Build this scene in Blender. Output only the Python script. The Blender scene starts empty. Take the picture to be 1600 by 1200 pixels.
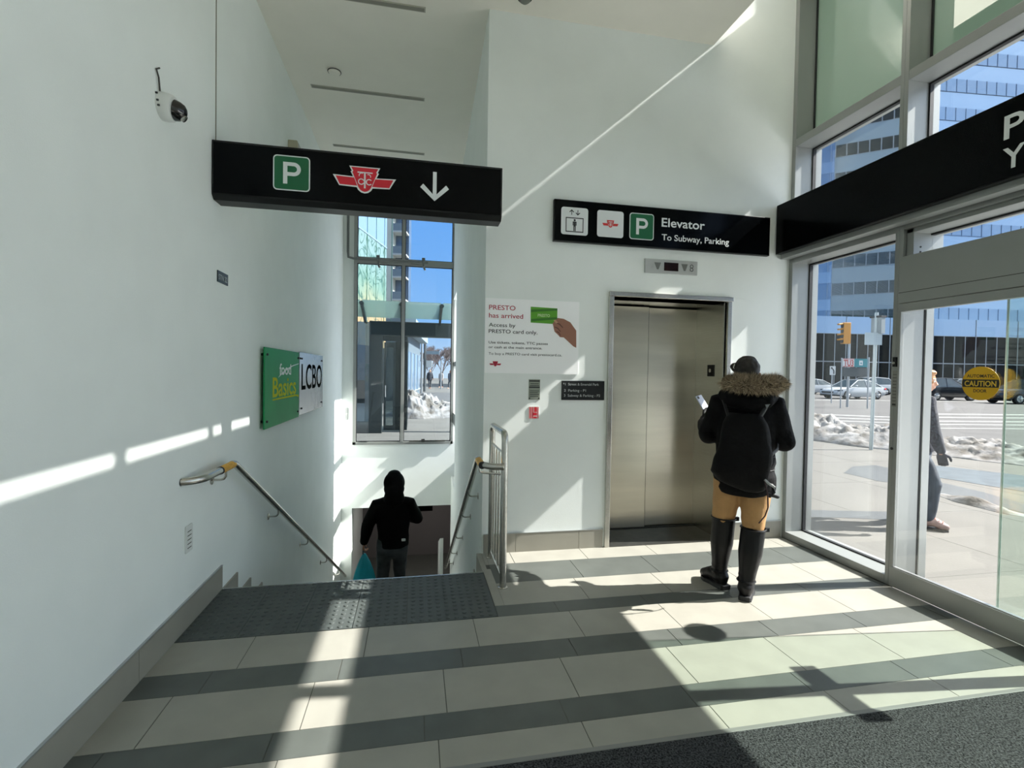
import bpy, bmesh, math, random
from mathutils import Vector, Matrix, noise
random.seed(7)
SC = bpy.context.scene
COL = SC.collection
PI = math.pi

# ------------------------------------------------------------------ camera
F_PX, YAW, PITCH, ROLL, EYE = 764.82, 0.195047, 0.0210902, -0.0162750, 1.5
_cy, _sy = math.cos(YAW), math.sin(YAW)
fwd = Vector((_sy*math.cos(PITCH), _cy*math.cos(PITCH), -math.sin(PITCH)))
rgt0 = Vector((_cy, -_sy, 0)); dwn0 = fwd.cross(rgt0)
rgt = rgt0*math.cos(ROLL) + dwn0*math.sin(ROLL)
dwn = -rgt0*math.sin(ROLL) + dwn0*math.cos(ROLL)
cam_d = bpy.data.cameras.new('camera')
cam_d.sensor_width = 36.0
cam_d.lens = F_PX/1600*36.0
cam_d.clip_start = 0.05; cam_d.clip_end = 600
cam = bpy.data.objects.new('camera', cam_d)
cam.matrix_world = Matrix((( rgt.x, -dwn.x, -fwd.x, 0), (rgt.y, -dwn.y, -fwd.y, 0),
                           (rgt.z, -dwn.z, -fwd.z, EYE), (0, 0, 0, 1)))
COL.objects.link(cam)
SC.camera = cam

# ------------------------------------------------------------------ light
SUN_AZ, SUN_SLOPE = math.radians(6.0), 0.868        # travels toward -X and a little +Y, drop per metre of X
SUN_STRENGTH, SKY_STRENGTH, AUREOLE = 19.5, 1.35, 2.15
vs = SC.view_settings
vs.view_transform = 'Standard'; vs.look = 'None'; vs.gamma = 1.0; vs.exposure = -0.06
vs.use_curve_mapping = False
sun_d = bpy.data.lights.new('sun', 'SUN')
sun_d.energy = SUN_STRENGTH; sun_d.angle = math.radians(0.53); sun_d.color = (1.0, 0.965, 0.925)
sun = bpy.data.objects.new('sun', sun_d)
_dir = Vector((-1, math.tan(SUN_AZ), -SUN_SLOPE)).normalized()
sun.rotation_euler = _dir.to_track_quat('-Z', 'Y').to_euler()
sun.location = (20, -2, 20)
COL.objects.link(sun)
wd = bpy.data.worlds.new('sky'); SC.world = wd; wd.use_nodes = True
nt = wd.node_tree; nt.nodes.clear()
wo = nt.nodes.new('ShaderNodeOutputWorld'); bg = nt.nodes.new('ShaderNodeBackground')
tc = nt.nodes.new('ShaderNodeTexCoord'); sep = nt.nodes.new('ShaderNodeSeparateXYZ')
rmp = nt.nodes.new('ShaderNodeValToRGB')
nt.links.new(tc.outputs['Generated'], sep.inputs[0]); nt.links.new(sep.outputs['Z'], rmp.inputs[0])
nt.links.new(rmp.outputs[0], bg.inputs[0]); nt.links.new(bg.outputs[0], wo.inputs[0])
cr = rmp.color_ramp
cr.elements[0].position = 0.0; cr.elements[0].color = (0.60, 0.74, 0.90, 1)
cr.elements[1].position = 0.9; cr.elements[1].color = (0.62, 0.72, 0.86, 1)
e = cr.elements.new(0.10); e.color = (0.25, 0.50, 0.90, 1)
e = cr.elements.new(0.34); e.color = (0.12, 0.37, 0.88, 1)
e = cr.elements.new(0.55); e.color = (0.50, 0.64, 0.84, 1)
# the sky is whiter and brighter towards the sun
dt = nt.nodes.new('ShaderNodeVectorMath'); dt.operation = 'DOT_PRODUCT'; dt.inputs[1].default_value = tuple(-_dir)
mx_ = nt.nodes.new('ShaderNodeMath'); mx_.operation = 'MAXIMUM'; mx_.inputs[1].default_value = 0.0
pw = nt.nodes.new('ShaderNodeMath'); pw.operation = 'POWER'; pw.inputs[1].default_value = 3.0
au = nt.nodes.new('ShaderNodeMixRGB'); au.blend_type = 'ADD'; au.inputs[2].default_value = (AUREOLE*.93, AUREOLE*.96, AUREOLE, 1)
nt.links.new(tc.outputs['Generated'], dt.inputs[0]); nt.links.new(dt.outputs['Value'], mx_.inputs[0]); nt.links.new(mx_.outputs[0], pw.inputs[0])
nt.links.new(pw.outputs[0], au.inputs[0]); nt.links.new(rmp.outputs[0], au.inputs[1]); nt.links.new(au.outputs[0], bg.inputs[0])
bg.inputs[1].default_value = SKY_STRENGTH
SC.cycles.use_denoising = True
SC.cycles.max_bounces = 14; SC.cycles.diffuse_bounces = 10
SC.cycles.transparent_max_bounces = 16; SC.cycles.sample_clamp_indirect = 6.0

# ------------------------------------------------------------------ materials
def lin(c):
    return tuple((x/255/12.92 if x/255 <= .04045 else ((x/255+.055)/1.055)**2.4) for x in c)
def mat(name, col, rough=.6, metal=0.0, var=0.0, scale=8.0, bump=0.0, bscale=60.0, spec=.5, stretch=None, col2=None):
    """procedural principled material; col is sRGB 0-255, var mixes in a darker noise tone"""
    m = bpy.data.materials.new(name); m.use_nodes = True
    n = m.node_tree.nodes; l = m.node_tree.links
    b = n['Principled BSDF']
    c = lin(col)
    b.inputs['Base Color'].default_value = (*c, 1); b.inputs['Roughness'].default_value = rough
    b.inputs['Metallic'].default_value = metal; b.inputs['Specular IOR Level'].default_value = spec
    if var or bump:
        t = n.new('ShaderNodeTexCoord'); mp = n.new('ShaderNodeMapping')
        l.new(t.outputs['Object'], mp.inputs[0])
        if stretch: mp.inputs['Scale'].default_value = stretch
    if var:
        nz = n.new('ShaderNodeTexNoise'); nz.inputs['Scale'].default_value = scale; nz.inputs['Detail'].default_value = 6
        r = n.new('ShaderNodeValToRGB'); l.new(mp.outputs[0], nz.inputs[0]); l.new(nz.outputs[0], r.inputs[0])
        d = lin(col2) if col2 else tuple(x*(1-var) for x in c)
        r.color_ramp.elements[0].position = .35; r.color_ramp.elements[0].color = (*d, 1)
        r.color_ramp.elements[1].position = .65; r.color_ramp.elements[1].color = (*c, 1)
        l.new(r.outputs[0], b.inputs['Base Color'])
    if bump:
        nb = n.new('ShaderNodeTexNoise'); nb.inputs['Scale'].default_value = bscale; nb.inputs['Detail'].default_value = 4
        bp = n.new('ShaderNodeBump'); bp.inputs['Strength'].default_value = bump; bp.inputs['Distance'].default_value = .02
        l.new(mp.outputs[0], nb.inputs[0]); l.new(nb.outputs[0], bp.inputs['Height']); l.new(bp.outputs[0], b.inputs['Normal'])
    return m
def glass(name, tint=(.955, .962, .955), refl=.05, edge=.28, rough=0.0, frost=0.0, fcol=(.6, .7, .62)):
    m = bpy.data.materials.new(name); m.use_nodes = True
    n = m.node_tree.nodes; l = m.node_tree.links; n.clear()
    o = n.new('ShaderNodeOutputMaterial'); tr = n.new('ShaderNodeBsdfTransparent'); gl = n.new('ShaderNodeBsdfGlossy')
    mx = n.new('ShaderNodeMixShader'); lw = n.new('ShaderNodeLayerWeight'); mr = n.new('ShaderNodeMapRange')
    tr.inputs[0].default_value = (*tint, 1); gl.inputs['Roughness'].default_value = rough
    lw.inputs[0].default_value = .25
    mr.inputs['To Min'].default_value = refl; mr.inputs['To Max'].default_value = edge
    l.new(lw.outputs['Fresnel'], mr.inputs[0]); l.new(mr.outputs[0], mx.inputs[0])
    if frost:
        df = n.new('ShaderNodeBsdfDiffuse'); df.inputs[0].default_value = (*fcol, 1)
        tl = n.new('ShaderNodeBsdfTranslucent'); tl.inputs[0].default_value = (*fcol, 1)
        a = n.new('ShaderNodeMixShader'); a.inputs[0].default_value = .5
        l.new(df.outputs[0], a.inputs[1]); l.new(tl.outputs[0], a.inputs[2])
        f = n.new('ShaderNodeMixShader'); f.inputs[0].default_value = frost
        l.new(tr.outputs[0], f.inputs[1]); l.new(a.outputs[0], f.inputs[2]); l.new(f.outputs[0], mx.inputs[1])
    else:
        l.new(tr.outputs[0], mx.inputs[1])
    l.new(gl.outputs[0], mx.inputs[2]); l.new(mx.outputs[0], o.inputs[0])
    return m
M = {}
M['wall'] = mat('white_paint', (234, 239, 236), .75, var=.03, scale=3, bump=.05, bscale=150)
M['wall_warm'] = mat('bounce_tinted_white', (239, 235, 224), .75, var=.03, scale=3)  # white tinted with the warm bounce of the sunlit floor
M['tile_light'] = mat('light_porcelain_tile', (150, 148, 139), .42, var=.10, scale=5, spec=.4)
M['tile_dark'] = mat('dark_porcelain_tile', (86, 90, 86), .42, var=.16, scale=6, spec=.4)
M['grout'] = mat('grout', (84, 84, 78), .9)
M['tactile'] = mat('dark_tactile_tile', (74, 80, 78), .55, var=.2, scale=9)
M['base_tile'] = mat('baseboard_tile', (150, 147, 136), .45, var=.08, scale=4)
M['steel'] = mat('brushed_stainless', (202, 200, 193), .27, 1.0, var=.12, scale=5, stretch=(1, 1, 40), bump=.04, bscale=30)
M['steel_door'] = mat('satin_stainless_door', (202, 195, 178), .30, 1.0, var=.16, scale=2.5, stretch=(.25, .25, 2.2), bump=.06, bscale=10)
M['steel_pol'] = mat('polished_stainless', (190, 188, 180), .2, 1.0)
M['alu'] = mat('anodised_aluminium', (150, 153, 150), .42, .35, var=.04, scale=4)
M['alu_dark'] = mat('shadow_gasket', (24, 26, 27), .6)
M['black_sign'] = mat('black_sign_face', (5, 7, 9), .16, spec=.09)
M['black_metal'] = mat('black_metal', (18, 20, 21), .4, spec=.3)
M['white_ink'] = mat('white_sign_ink', (222, 226, 226), .5)
M['green_ink'] = mat('green_sign_ink', (0, 96, 56), .45)
M['red_ink'] = mat('red_sign_ink', (196, 26, 44), .45)
M['dark_ink'] = mat('dark_ink', (36, 38, 40), .6)
M['poster'] = mat('poster_board', (248, 249, 249), .5)
M['silver'] = mat('silver_panel', (176, 178, 178), .35, .8)
M['yellow'] = mat('yellow_grip_tape', (214, 160, 40), .55, var=.25, scale=60)
M['rubber_mat'] = mat('looped_entry_mat', (92, 94, 95), .95, var=.75, scale=150, bump=.9, bscale=220, spec=.1, col2=(26, 27, 28))
M['mat_edge'] = mat('mat_edge_strip', (120, 121, 118), .5)
M['lcbo_ink'] = mat('charcoal_ink', (30, 33, 32), .8, spec=0.0)
M['white_plastic'] = mat('white_plastic', (214, 217, 213), .4)
M['dark_glass'] = mat('dark_glass', (12, 14, 16), .05, spec=.8)
M['green_sheet'] = mat('green_acrylic', (52, 156, 96), .3, var=.12, scale=2, spec=.02)
M['mirror_sheet'] = mat('mirrored_acrylic', (186, 189, 187), .2, .5, bump=.15, bscale=5)
M['lime_ink'] = mat('lime_yellow_ink', (196, 200, 70), .7, spec=0.0)
M['black_slot'] = mat('dark_slot', (62, 62, 58), .8)
M['joint'] = mat('wall_joint', (124, 121, 106), .8)
M['glass'] = glass('clear_glass')
M['glass_green'] = glass('greenish_door_glass', (.962, .962, .95), .04, .32)
M['glass_tint'] = glass('stair_window_glass', (.87, .91, .925), .04, .40)
M['glass_frost'] = glass('pale_green_fritted_glass', (.40, .50, .44), .22, .55, frost=.90, fcol=(.27, .34, .28))

# ------------------------------------------------------------------ mesh helpers
class MB:
    def __init__(s): s.v = []; s.f = []; s.m = []; s.mi = 0
    def add(s, vs, fs):
        o = len(s.v); s.v += [Vector(p) for p in vs]
        for f in fs: s.f.append([o+i for i in f]); s.m.append(s.mi)
    def box(s, x0, x1, y0, y1, z0, z1, mx=None):
        vs = [Vector(p) for p in ((x0,y0,z0),(x1,y0,z0),(x1,y1,z0),(x0,y1,z0),(x0,y0,z1),(x1,y0,z1),(x1,y1,z1),(x0,y1,z1))]
        if mx: vs = [mx @ p for p in vs]
        s.add(vs, [(3,2,1,0),(4,5,6,7),(0,1,5,4),(1,2,6,5),(2,3,7,6),(3,0,4,7)])
    def hexa(s, b, t):
        s.add(list(b)+list(t), [(3,2,1,0),(4,5,6,7),(0,1,5,4),(1,2,6,5),(2,3,7,6),(3,0,4,7)])
    def rings(s, rs, caps=True, closed=False):
        n = len(rs[0]); o = len(s.v)
        for r in rs: s.v += [Vector(p) for p in r]
        k = len(rs)
        for i in range(k if closed else k-1):
            a, b = o+i*n, o+((i+1) % k)*n
            for j in range(n):
                s.f.append([a+j, a+(j+1) % n, b+(j+1) % n, b+j]); s.m.append(s.mi)
        if caps and not closed:
            s.f.append([o+j for j in reversed(range(n))]); s.m.append(s.mi)
            s.f.append([o+(k-1)*n+j for j in range(n)]); s.m.append(s.mi)
    def tube(s, pts, rad, n=10, caps=True, rounded=False, flat=1.0, up=None):
        """swept tube; rad a number or a list, rounded adds domed ends"""
        P = [Vector(p) for p in pts]
        R = list(rad) if isinstance(rad, (list, tuple)) else [rad]*len(P)
        if rounded:
            d0 = (P[0]-P[1]).normalized(); d1 = (P[-1]-P[-2]).normalized()
            A = [(P[0]+d0*R[0]*k, R[0]*math.sqrt(max(0.02, 1-k*k))) for k in (.97, .75, .4)]
            B = [(P[-1]+d1*R[-1]*k, R[-1]*math.sqrt(max(0.02, 1-k*k))) for k in (.4, .75, .97)]
            P = [a[0] for a in A]+P+[b[0] for b in B]; R = [a[1] for a in A]+R+[b[1] for b in B]
        T = []
        for i in range(len(P)):
            t = P[min(i+1, len(P)-1)]-P[max(i-1, 0)]
            T.append(t.normalized())
        u = Vector(up) if up else (Vector((0, 0, 1)) if abs(T[0].z) < .9 else Vector((1, 0, 0)))
        rs = []
        for i in range(len(P)):
            u = (u-T[i]*u.dot(T[i]))
            u = u.normalized() if u.length > 1e-6 else T[i].orthogonal().normalized()
            w = T[i].cross(u)
            rs.append([P[i]+u*(R[i]*math.sin(2*PI*j/n))+w*(R[i]*flat*math.cos(2*PI*j/n)) for j in range(n)])
        s.rings(rs, caps)
    def prism(s, pts, o, a, b, depth):
        """polygon pts (2D) in the plane o + x*a + y*b, pushed out by depth along a x b"""
        o, a, b = Vector(o), Vector(a), Vector(b); nrm = a.cross(b).normalized()
        lo = [o+a*x+b*y for x, y in pts]; hi = [p+nrm*depth for p in lo]
        k = len(lo); q = len(s.v); s.v += lo+hi
        s.f.append([q+i for i in reversed(range(k))]); s.m.append(s.mi)
        s.f.append([q+k+i for i in range(k)]); s.m.append(s.mi)
        for i in range(k):
            j = (i+1) % k
            s.f.append([q+i, q+j, q+k+j, q+k+i]); s.m.append(s.mi)
    def lathe(s, prof, o, axis=(0, 0, 1), n=20):
        ax = Vector(axis).normalized(); u = ax.orthogonal().normalized(); w = ax.cross(u); o = Vector(o)
        s.rings([[o+ax*h+(u*math.cos(2*PI*j/n)+w*math.sin(2*PI*j/n))*max(r, .0004) for j in range(n)] for r, h in prof])
    def ball(s, c, r, n=12, k=8, mx=None):
        c = Vector(c); rr = r if isinstance(r, (tuple, list)) else (r, r, r); rs = []
        for i in range(k+1):
            t = PI*(i+.0)/k; q = max(math.sin(t), .02)
            ring = [Vector((rr[0]*q*math.cos(2*PI*j/n), rr[1]*q*math.sin(2*PI*j/n), -rr[2]*math.cos(t))) for j in range(n)]
            rs.append([c+((mx @ p) if mx else p) for p in ring])
        s.rings(rs)
    def mesh(s, name, mats, smooth=False):
        me = bpy.data.meshes.new(name)
        me.from_pydata([tuple(p) for p in s.v], [], s.f)
        for m in (mats if isinstance(mats, (list, tuple)) else [mats]): me.materials.append(m)
        me.polygons.foreach_set('material_index', s.m)
        bm = bmesh.new(); bm.from_mesh(me); bmesh.ops.recalc_face_normals(bm, faces=bm.faces); bm.to_mesh(me); bm.free()
        if smooth:
            me.polygons.foreach_set('use_smooth', [True]*len(me.polygons))
            try: me.set_sharp_from_angle(angle=math.radians(38))
            except Exception: pass
        me.update()
        return me
    def build(s, name, mats, parent=None, smooth=False, bevel=0.0):
        return link(name, s.mesh(name, mats, smooth), parent, bevel)
def link(name, me, parent=None, bevel=0.0):
    o = bpy.data.objects.new(name, me); COL.objects.link(o)
    if parent is not None: adopt(o, parent)
    if bevel:
        b = o.modifiers.new('bevel', 'BEVEL'); b.width = bevel; b.segments = 2; b.limit_method = 'ANGLE'
    return o
def world_loc(p):
    v = Vector(p.location)
    while p.parent is not None:
        p = p.parent; v = v+Vector(p.location) if False else v
    return v
ROOTINV = {}
def adopt(o, parent):
    """child meshes are written in world coordinates"""
    o.parent = parent
    o.matrix_parent_inverse = ROOTINV.get(parent.name, Matrix.Identity(4))
    ROOTINV[o.name] = Matrix.Identity(4)
def thing(name, label, cat, loc=(0, 0, 0), group=None, kind=None):
    o = bpy.data.objects.new(name, None); COL.objects.link(o); o.empty_display_size = .1
    o.location = loc
    ROOTINV[o.name] = Matrix.Translation(Vector(loc)).inverted()
    return tag(o, label, cat, group, kind)
def tag(o, label=None, cat=None, group=None, kind=None):
    if label: o['label'] = label
    if cat: o['category'] = cat
    if group: o['group'] = group
    if kind: o['kind'] = kind
    return o
def struct(o, label=None, cat=None):
    return tag(o, label, cat, None, 'structure')
def rrect(x0, x1, y0, y1, r, n=5):
    out = []
    for cx, cy, a in ((x1-r, y1-r, 0), (x0+r, y1-r, 90), (x0+r, y0+r, 180), (x1-r, y0+r, 270)):
        for i in range(n+1):
            t = math.radians(a+90*i/n); out.append((cx+r*math.cos(t), cy+r*math.sin(t)))
    return out
def disc2(cx, cy, r, n=28, ry=None):
    return [(cx+r*math.cos(2*PI*i/n), cy+(ry or r)*math.sin(2*PI*i/n)) for i in range(n)]
def text(name, s, o, a, b, height, m, parent=None, width=None, bold=0.0, depth=.0012, align='LEFT'):
    """real lettering: cap height and, if given, overall width in metres; starts at o, runs along a, upright along b"""
    cu = bpy.data.curves.new(name, 'FONT'); cu.body = s; cu.size = 1.0; cu.offset = bold; cu.extrude = .5
    cu.resolution_u = 4; cu.align_x = 'LEFT'
    tmp = bpy.data.objects.new('tmp_text', cu); COL.objects.link(tmp)
    me = bpy.data.meshes.new_from_object(tmp.evaluated_get(bpy.context.evaluated_depsgraph_get()))
    bpy.data.objects.remove(tmp)
    if not me.vertices: return None
    xs = [v.co.x for v in me.vertices]
    x0, x1 = min(xs), max(xs)
    capk = height/.73
    kx = (width/(x1-x0)) if width else capk
    o, a, b = Vector(o), Vector(a).normalized(), Vector(b).normalized(); nrm = a.cross(b)
    sh = {'LEFT': x0, 'CENTER': (x0+x1)/2, 'RIGHT': x1}[align]
    for v in me.vertices:
        p = v.co
        v.co = o+a*((p.x-sh)*kx)+b*(p.y*capk)+nrm*((p.z+.5)*depth)
    me.materials.clear(); me.materials.append(m); me.name = name
    return link(name, me, parent)
def fuse(mb, name, voxel, mats, smooth=4, parent=None, disp=0.0, dscale=6.0):
    """melt overlapping pieces into one continuous skin"""
    me = mb.mesh(name+'_raw', mats)
    t = bpy.data.objects.new('tmp_fuse', me); COL.objects.link(t)
    r = t.modifiers.new('r', 'REMESH'); r.mode = 'VOXEL'; r.voxel_size = voxel
    if smooth:
        q = t.modifiers.new('s', 'SMOOTH'); q.iterations = smooth; q.factor = .5
    out = bpy.data.meshes.new_from_object(t.evaluated_get(bpy.context.evaluated_depsgraph_get()))
    bpy.data.objects.remove(t)
    if disp:
        nr = [v.normal.copy() for v in out.vertices]
        for v, nn in zip(out.vertices, nr):
            v.co += nn*disp*noise.noise(v.co*dscale)
    out.polygons.foreach_set('use_smooth', [True]*len(out.polygons))
    out.materials.clear()
    for m in (mats if isinstance(mats, (list, tuple)) else [mats]): out.materials.append(m)
    out.name = name
    return link(name, out, parent)
X, Y, Z = Vector((1, 0, 0)), Vector((0, 1, 0)), Vector((0, 0, 1))
# ================================================================== the room
XL, YE, XR, CEIL = -1.287, 4.01, 3.40, 4.46        # left wall, elevator wall, glazing line, ceiling
YBK = 9.20                                          # window wall behind the stairs
YN = -3.2                                           # near end of the hall, behind the camera
def rwall(y): return .555+(y-YE)*(.68-.555)/(YBK-YE)

# ---- floor tiles, laid in stripes
mb = MB()
def tiles(x0, x1, y0, y1, phase, mi, step=.612, g=.0022):
    k = math.floor((x0-phase)/step); x = phase+k*step
    while x < x1:
        a, b = max(x+g, x0), min(x+step-g, x1)
        if b-a > .01:
            mb.mi = mi; mb.box(a, b, y0+g*.5, y1-g*.5, -.012, 0)
        x += step
mb.mi = 2
mb.box(XL, XR+.25, YN, 2.943, -.20, -.0025); mb.box(.52, XR+.25, 2.943, 3.77, -.20, -.0025); mb.box(.55, XR+.25, 3.77, YE, -.20, -.0025)
mb.box(XL, .52, 2.943, 3.615, -.20, -.0125)
y = 1.985-.475
ph = 0.11
while y > YN:
    tiles(XL, XR, max(y, YN), y+.155, ph-.3, 1); tiles(XL, XR, y+.155, y+.475, ph, 0)
    y -= .475; ph += .23
tiles(XL, XR, 1.985, 2.14, -.557, 1); tiles(XL, XR, 2.14, 2.46, .155, 0)
tiles(XL, XR, 2.46, 2.637, -.355, 1); tiles(XL, XR, 2.637, 2.943, -.25, 0)
tiles(.52, XR, 2.943, 3.085, .30, 1); tiles(.585, XR, 3.085, 3.42, .55, 0)
tiles(.585, XR, 3.42, 3.765, .63, 1); tiles(.585, XR, 3.765, YE, .79, 0)
mb.mi = 0; mb.box(.522, .583, 3.087, 3.68, -.012, 0); mb.box(.556, .583, 3.765, YE, -.012, 0)
struct(mb.build('floor', [M['tile_light'], M['tile_dark'], M['grout']]), 'striped floor of pale and dark stone-look tiles', 'floor')

# ---- tactile warning tiles at the head of the stairs
mb = MB()
xs = [XL+.004, -.965, -.655, -.345, -.035, .21, .518]
for i in range(6):
    for j in range(2):
        y0 = 2.947+j*.334; mb.box(xs[i]+.002, xs[i+1]-.002, y0+.001, y0+.332, -.012, .001)
n = 0
for i in range(34):
    for j in range(13):
        x = XL+.03+i*.0525; y = 2.972+j*.0525
        if x < .50: mb.lathe([(.0145, 0), (.0125, .004), (.008, .0055)], (x, y, .001), n=8)
mb.mi = 1; mb.box(XL, .52, 3.618, 3.632, -.16, .002)
struct(mb.build('floor_tactile', [M['tactile'], M['steel']]), 'dark grey studded warning tiles at the top of the stairs', 'tactile paving')

# ---- stairs and the landing they lead to
mb = MB()
for k in range(1, 20):
    y0 = 3.63+(k-1)*.3; z = -.165*k
    if y0 > 9.3: break
    mb.mi = 0; mb.box(XL, rwall(y0)+.12, y0, y0+.33, z-.25, z)
    mb.mi = 1; mb.box(XL, rwall(y0)+.1, y0+.262, y0+.30, z-.02, z+.002)
zl = -.165*20
mb.mi = 0; mb.box(XL, 2.4, 9.25, 13.2, zl-.1, zl)
struct(mb.build('floor_stairs', [mat('stair_tile', (82, 84, 80), .5, var=.12, scale=6), mat('stair_nosing', (40, 42, 42), .7)]), 'stairs going down to the parking level', 'stairs')

# ---- walls
mb = MB()
mb.box(XL-.2, XL, YN, YBK+.2, -3.6, CEIL+.3)
struct(mb.build('wall_left', M['wall']), 'long white wall on the left', 'wall')
mb = MB(); mb.box(XL, XL+.004, 3.512, 3.518, 2.957, CEIL)
struct(mb.build('trim_1', M['joint']), 'thin vertical joint in the left wall above the hanging sign', 'joint')
mb = MB()   # elevator wall with the lift opening
EX0, EX1, EZ = 1.675, 2.775, 2.185
mb.box(.556, EX0, YE, YE+.2, -.011, CEIL); mb.box(EX1, XR+.3, YE, YE+.2, -.2, CEIL)
mb.box(EX0, EX1, YE, YE+.2, EZ, CEIL)
mb.box(.555, XR+.3, YE, YE+.2, CEIL, 6.0)
mb.mi = 1
mb.box(EX0-.1, EX1+.1, 4.56, 4.7, -.2, 2.5); mb.box(EX0-.12, EX0-.005, YE+.2, 4.7, -.2, 2.5); mb.box(EX1+.012, EX1+.12, YE+.2, 4.7, -.2, 2.5)
mb.box(EX0-.1, EX1+.1, YE+.2, 4.7, 2.4, 2.5); mb.box(EX0-.1, EX1+.1, YE+.2, 4.7, -.2, -.05)
struct(mb.build('wall_elevator', [M['wall'], M['black_metal']]), 'white wall around the elevator', 'wall')
mb = MB()   # right wall of the stairs, with a side window near its far end
ya, yb = 8.16, YBK
def rw(y0, y1, z0, z1):
    a, b = rwall(y0), rwall(y1)
    mb.hexa([(a, y0, z0), (a+.18, y0, z0), (b+.18, y1, z0), (b, y1, z0)], [(a, y0, z1), (a+.18, y0, z1), (b+.18, y1, z1), (b, y1, z1)])
rw(YE+.2, ya, -3.6, CEIL+.3); rw(ya, yb, 2.85, CEIL+.3); rw(ya, yb, -3.6, -.45)
a = rwall(YE); mb.hexa([(a, 3.80, -3.6), (a+.18, 3.80, -3.6), (a+.18, YE+.2, -3.6), (a, YE+.2, -3.6)], [(a, 3.80, -.013), (a+.18, 3.80, -.013), (a+.18, YE+.2, -.013), (a, YE+.2, -.013)])
mb.box(a+.001, a+.15, YE+.199, YE+.215, -.012, CEIL)
mb.box(.525, .6, 3.635, 3.80, -3.6, -.013)
struct(mb.build('wall_stair_right', M['wall']), 'white wall on the right side of the stairs', 'wall')
mb = MB()   # window wall at the far end of the stairs
WX0, WX1, WZ0, WZ1 = -1.10, .70, .17, 4.36
mb.box(XL, WX0, YBK, YBK+.25, -3.5, CEIL+.3); mb.box(WX1, WX1+.3, YBK, YBK+.25, -1, CEIL+.3)
mb.box(WX0, WX1, YBK, YBK+.25, -.985, WZ0); mb.box(WX0, WX1, YBK, YBK+.25, WZ1, CEIL+.3)
struct(mb.build('wall_window', M['wall']), 'white wall under the tall stair window', 'wall')
mb = MB()   # lower passage
mb.box(XL, 2.4, YBK+.25, 13.2, -.985, -.8)
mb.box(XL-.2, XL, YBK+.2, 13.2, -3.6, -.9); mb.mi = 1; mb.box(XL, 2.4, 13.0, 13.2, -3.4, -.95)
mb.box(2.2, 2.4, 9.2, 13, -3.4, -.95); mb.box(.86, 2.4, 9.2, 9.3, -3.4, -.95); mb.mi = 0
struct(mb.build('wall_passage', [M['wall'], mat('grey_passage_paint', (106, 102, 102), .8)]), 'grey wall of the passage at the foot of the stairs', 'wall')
mb = MB()   # sloping side panel by the lower steps
mb.hexa([(.50, 9.35, -3.3), (.56, 9.35, -3.3), (.56, 10.1, -3.3), (.50, 10.1, -3.3)], [(.50, 9.35, -1.66), (.56, 9.35, -1.66), (.56, 10.1, -1.98), (.50, 10.1, -1.98)])
struct(mb.build('trim_2', M['wall']), 'white side panel beside the lowest steps', 'panel')

# unseen lamp added to brighten the passage, above the sight line of the hall
t = thing('passage_fill_light', 'unseen ceiling light added to brighten the lower passage, hidden behind the lintel', 'ceiling light', (.4, 11.4, -.985))
mb = MB(); mb.box(-.2, 1.0, 11.3, 11.5, -1.03, -.986); mb.build('housing', M['white_plastic'], t)
ld = bpy.data.lights.new('passage_fill_lamp', 'AREA'); ld.shape = 'RECTANGLE'; ld.size = 1.1; ld.size_y = .16; ld.energy = 16; ld.color = (1, .94, .88)
lo = bpy.data.objects.new('passage_fill_lamp', ld); COL.objects.link(lo); lo.location = (.4, 11.4, -1.035); adopt(lo, t)

mb = MB(); mb.box(XL-.2, XR+.3, YN-.2, YN, -.2, 6.1)
struct(mb.build('wall_back', M['wall']), 'white wall at the near end of the hall, behind the viewer', 'wall')

# ---- ceiling, with the open strip by the glazing
mb = MB()
mb.box(XL-.2, 2.576, YN, YBK+.2, CEIL, CEIL+.15)
mb.box(2.45, 2.576, YN, YE, CEIL+.001, 6.1); mb.box(2.45, 3.80, YN, YE+.2, 6.0, 6.15)
struct(mb.build('ceiling', M['wall_warm']), 'white ceiling', 'ceiling')

# ---- baseboards
mb = MB()
for y0, y1 in ((YN, -2.2), (-2.2, -1.0), (-1.0, .2), (.2, 1.4), (1.4, 2.6), (2.6, 3.632)):
    mb.mi = 0; mb.box(XL, XL+.012, y0, y1-.003, 0, .158)
mb.mi = 1; mb.box(XL, XL+.014, YN, 3.632, .158, .163)
struct(mb.build('baseboard_left', [M['base_tile'], M['silver']]), 'tiled baseboard along the left wall', 'baseboard')
mb = MB()
for k in range(1, 19):
    y1 = 3.63+k*.3; z = -.165*k
    mb.box(XL, XL+.012, y1-.3, y1, z, z+.158)
struct(mb.build('baseboard_stairs', [M['base_tile']]), 'stepped tile baseboard down the left side of the stairs', 'baseboard')
mb = MB(); mb.box(.516, .5545, 3.634, 4.02, -.36, -.001); mb.box(.55, .562, 4.02, 4.22, -.36, -.19)
for k in range(2, 19):
    y1 = 3.63+k*.3; z = -.165*k; a, b = rwall(max(y1-.3, 4.02)), rwall(y1)
    mb.hexa([(a-.012, max(y1-.3, 4.02), z), (a+.01, max(y1-.3, 4.02), z), (b+.01, y1, z), (b-.012, y1, z)], [(a-.012, max(y1-.3, 4.02), z+.158), (a+.01, max(y1-.3, 4.02), z+.158), (b+.01, y1, z+.158), (b-.012, y1, z+.158)])
struct(mb.build('baseboard_stairs_right', M['base_tile']), 'stepped tile baseboard down the right side of the stairs', 'baseboard')
mb = MB()
for x0, x1 in ((.57, .845), (.845, 1.40), (1.40, 1.62), (2.83, 3.1), (3.1, XR-.005)):
    mb.mi = 0; mb.box(x0, x1-.003, YE-.012, YE, 0, .157)
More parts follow.
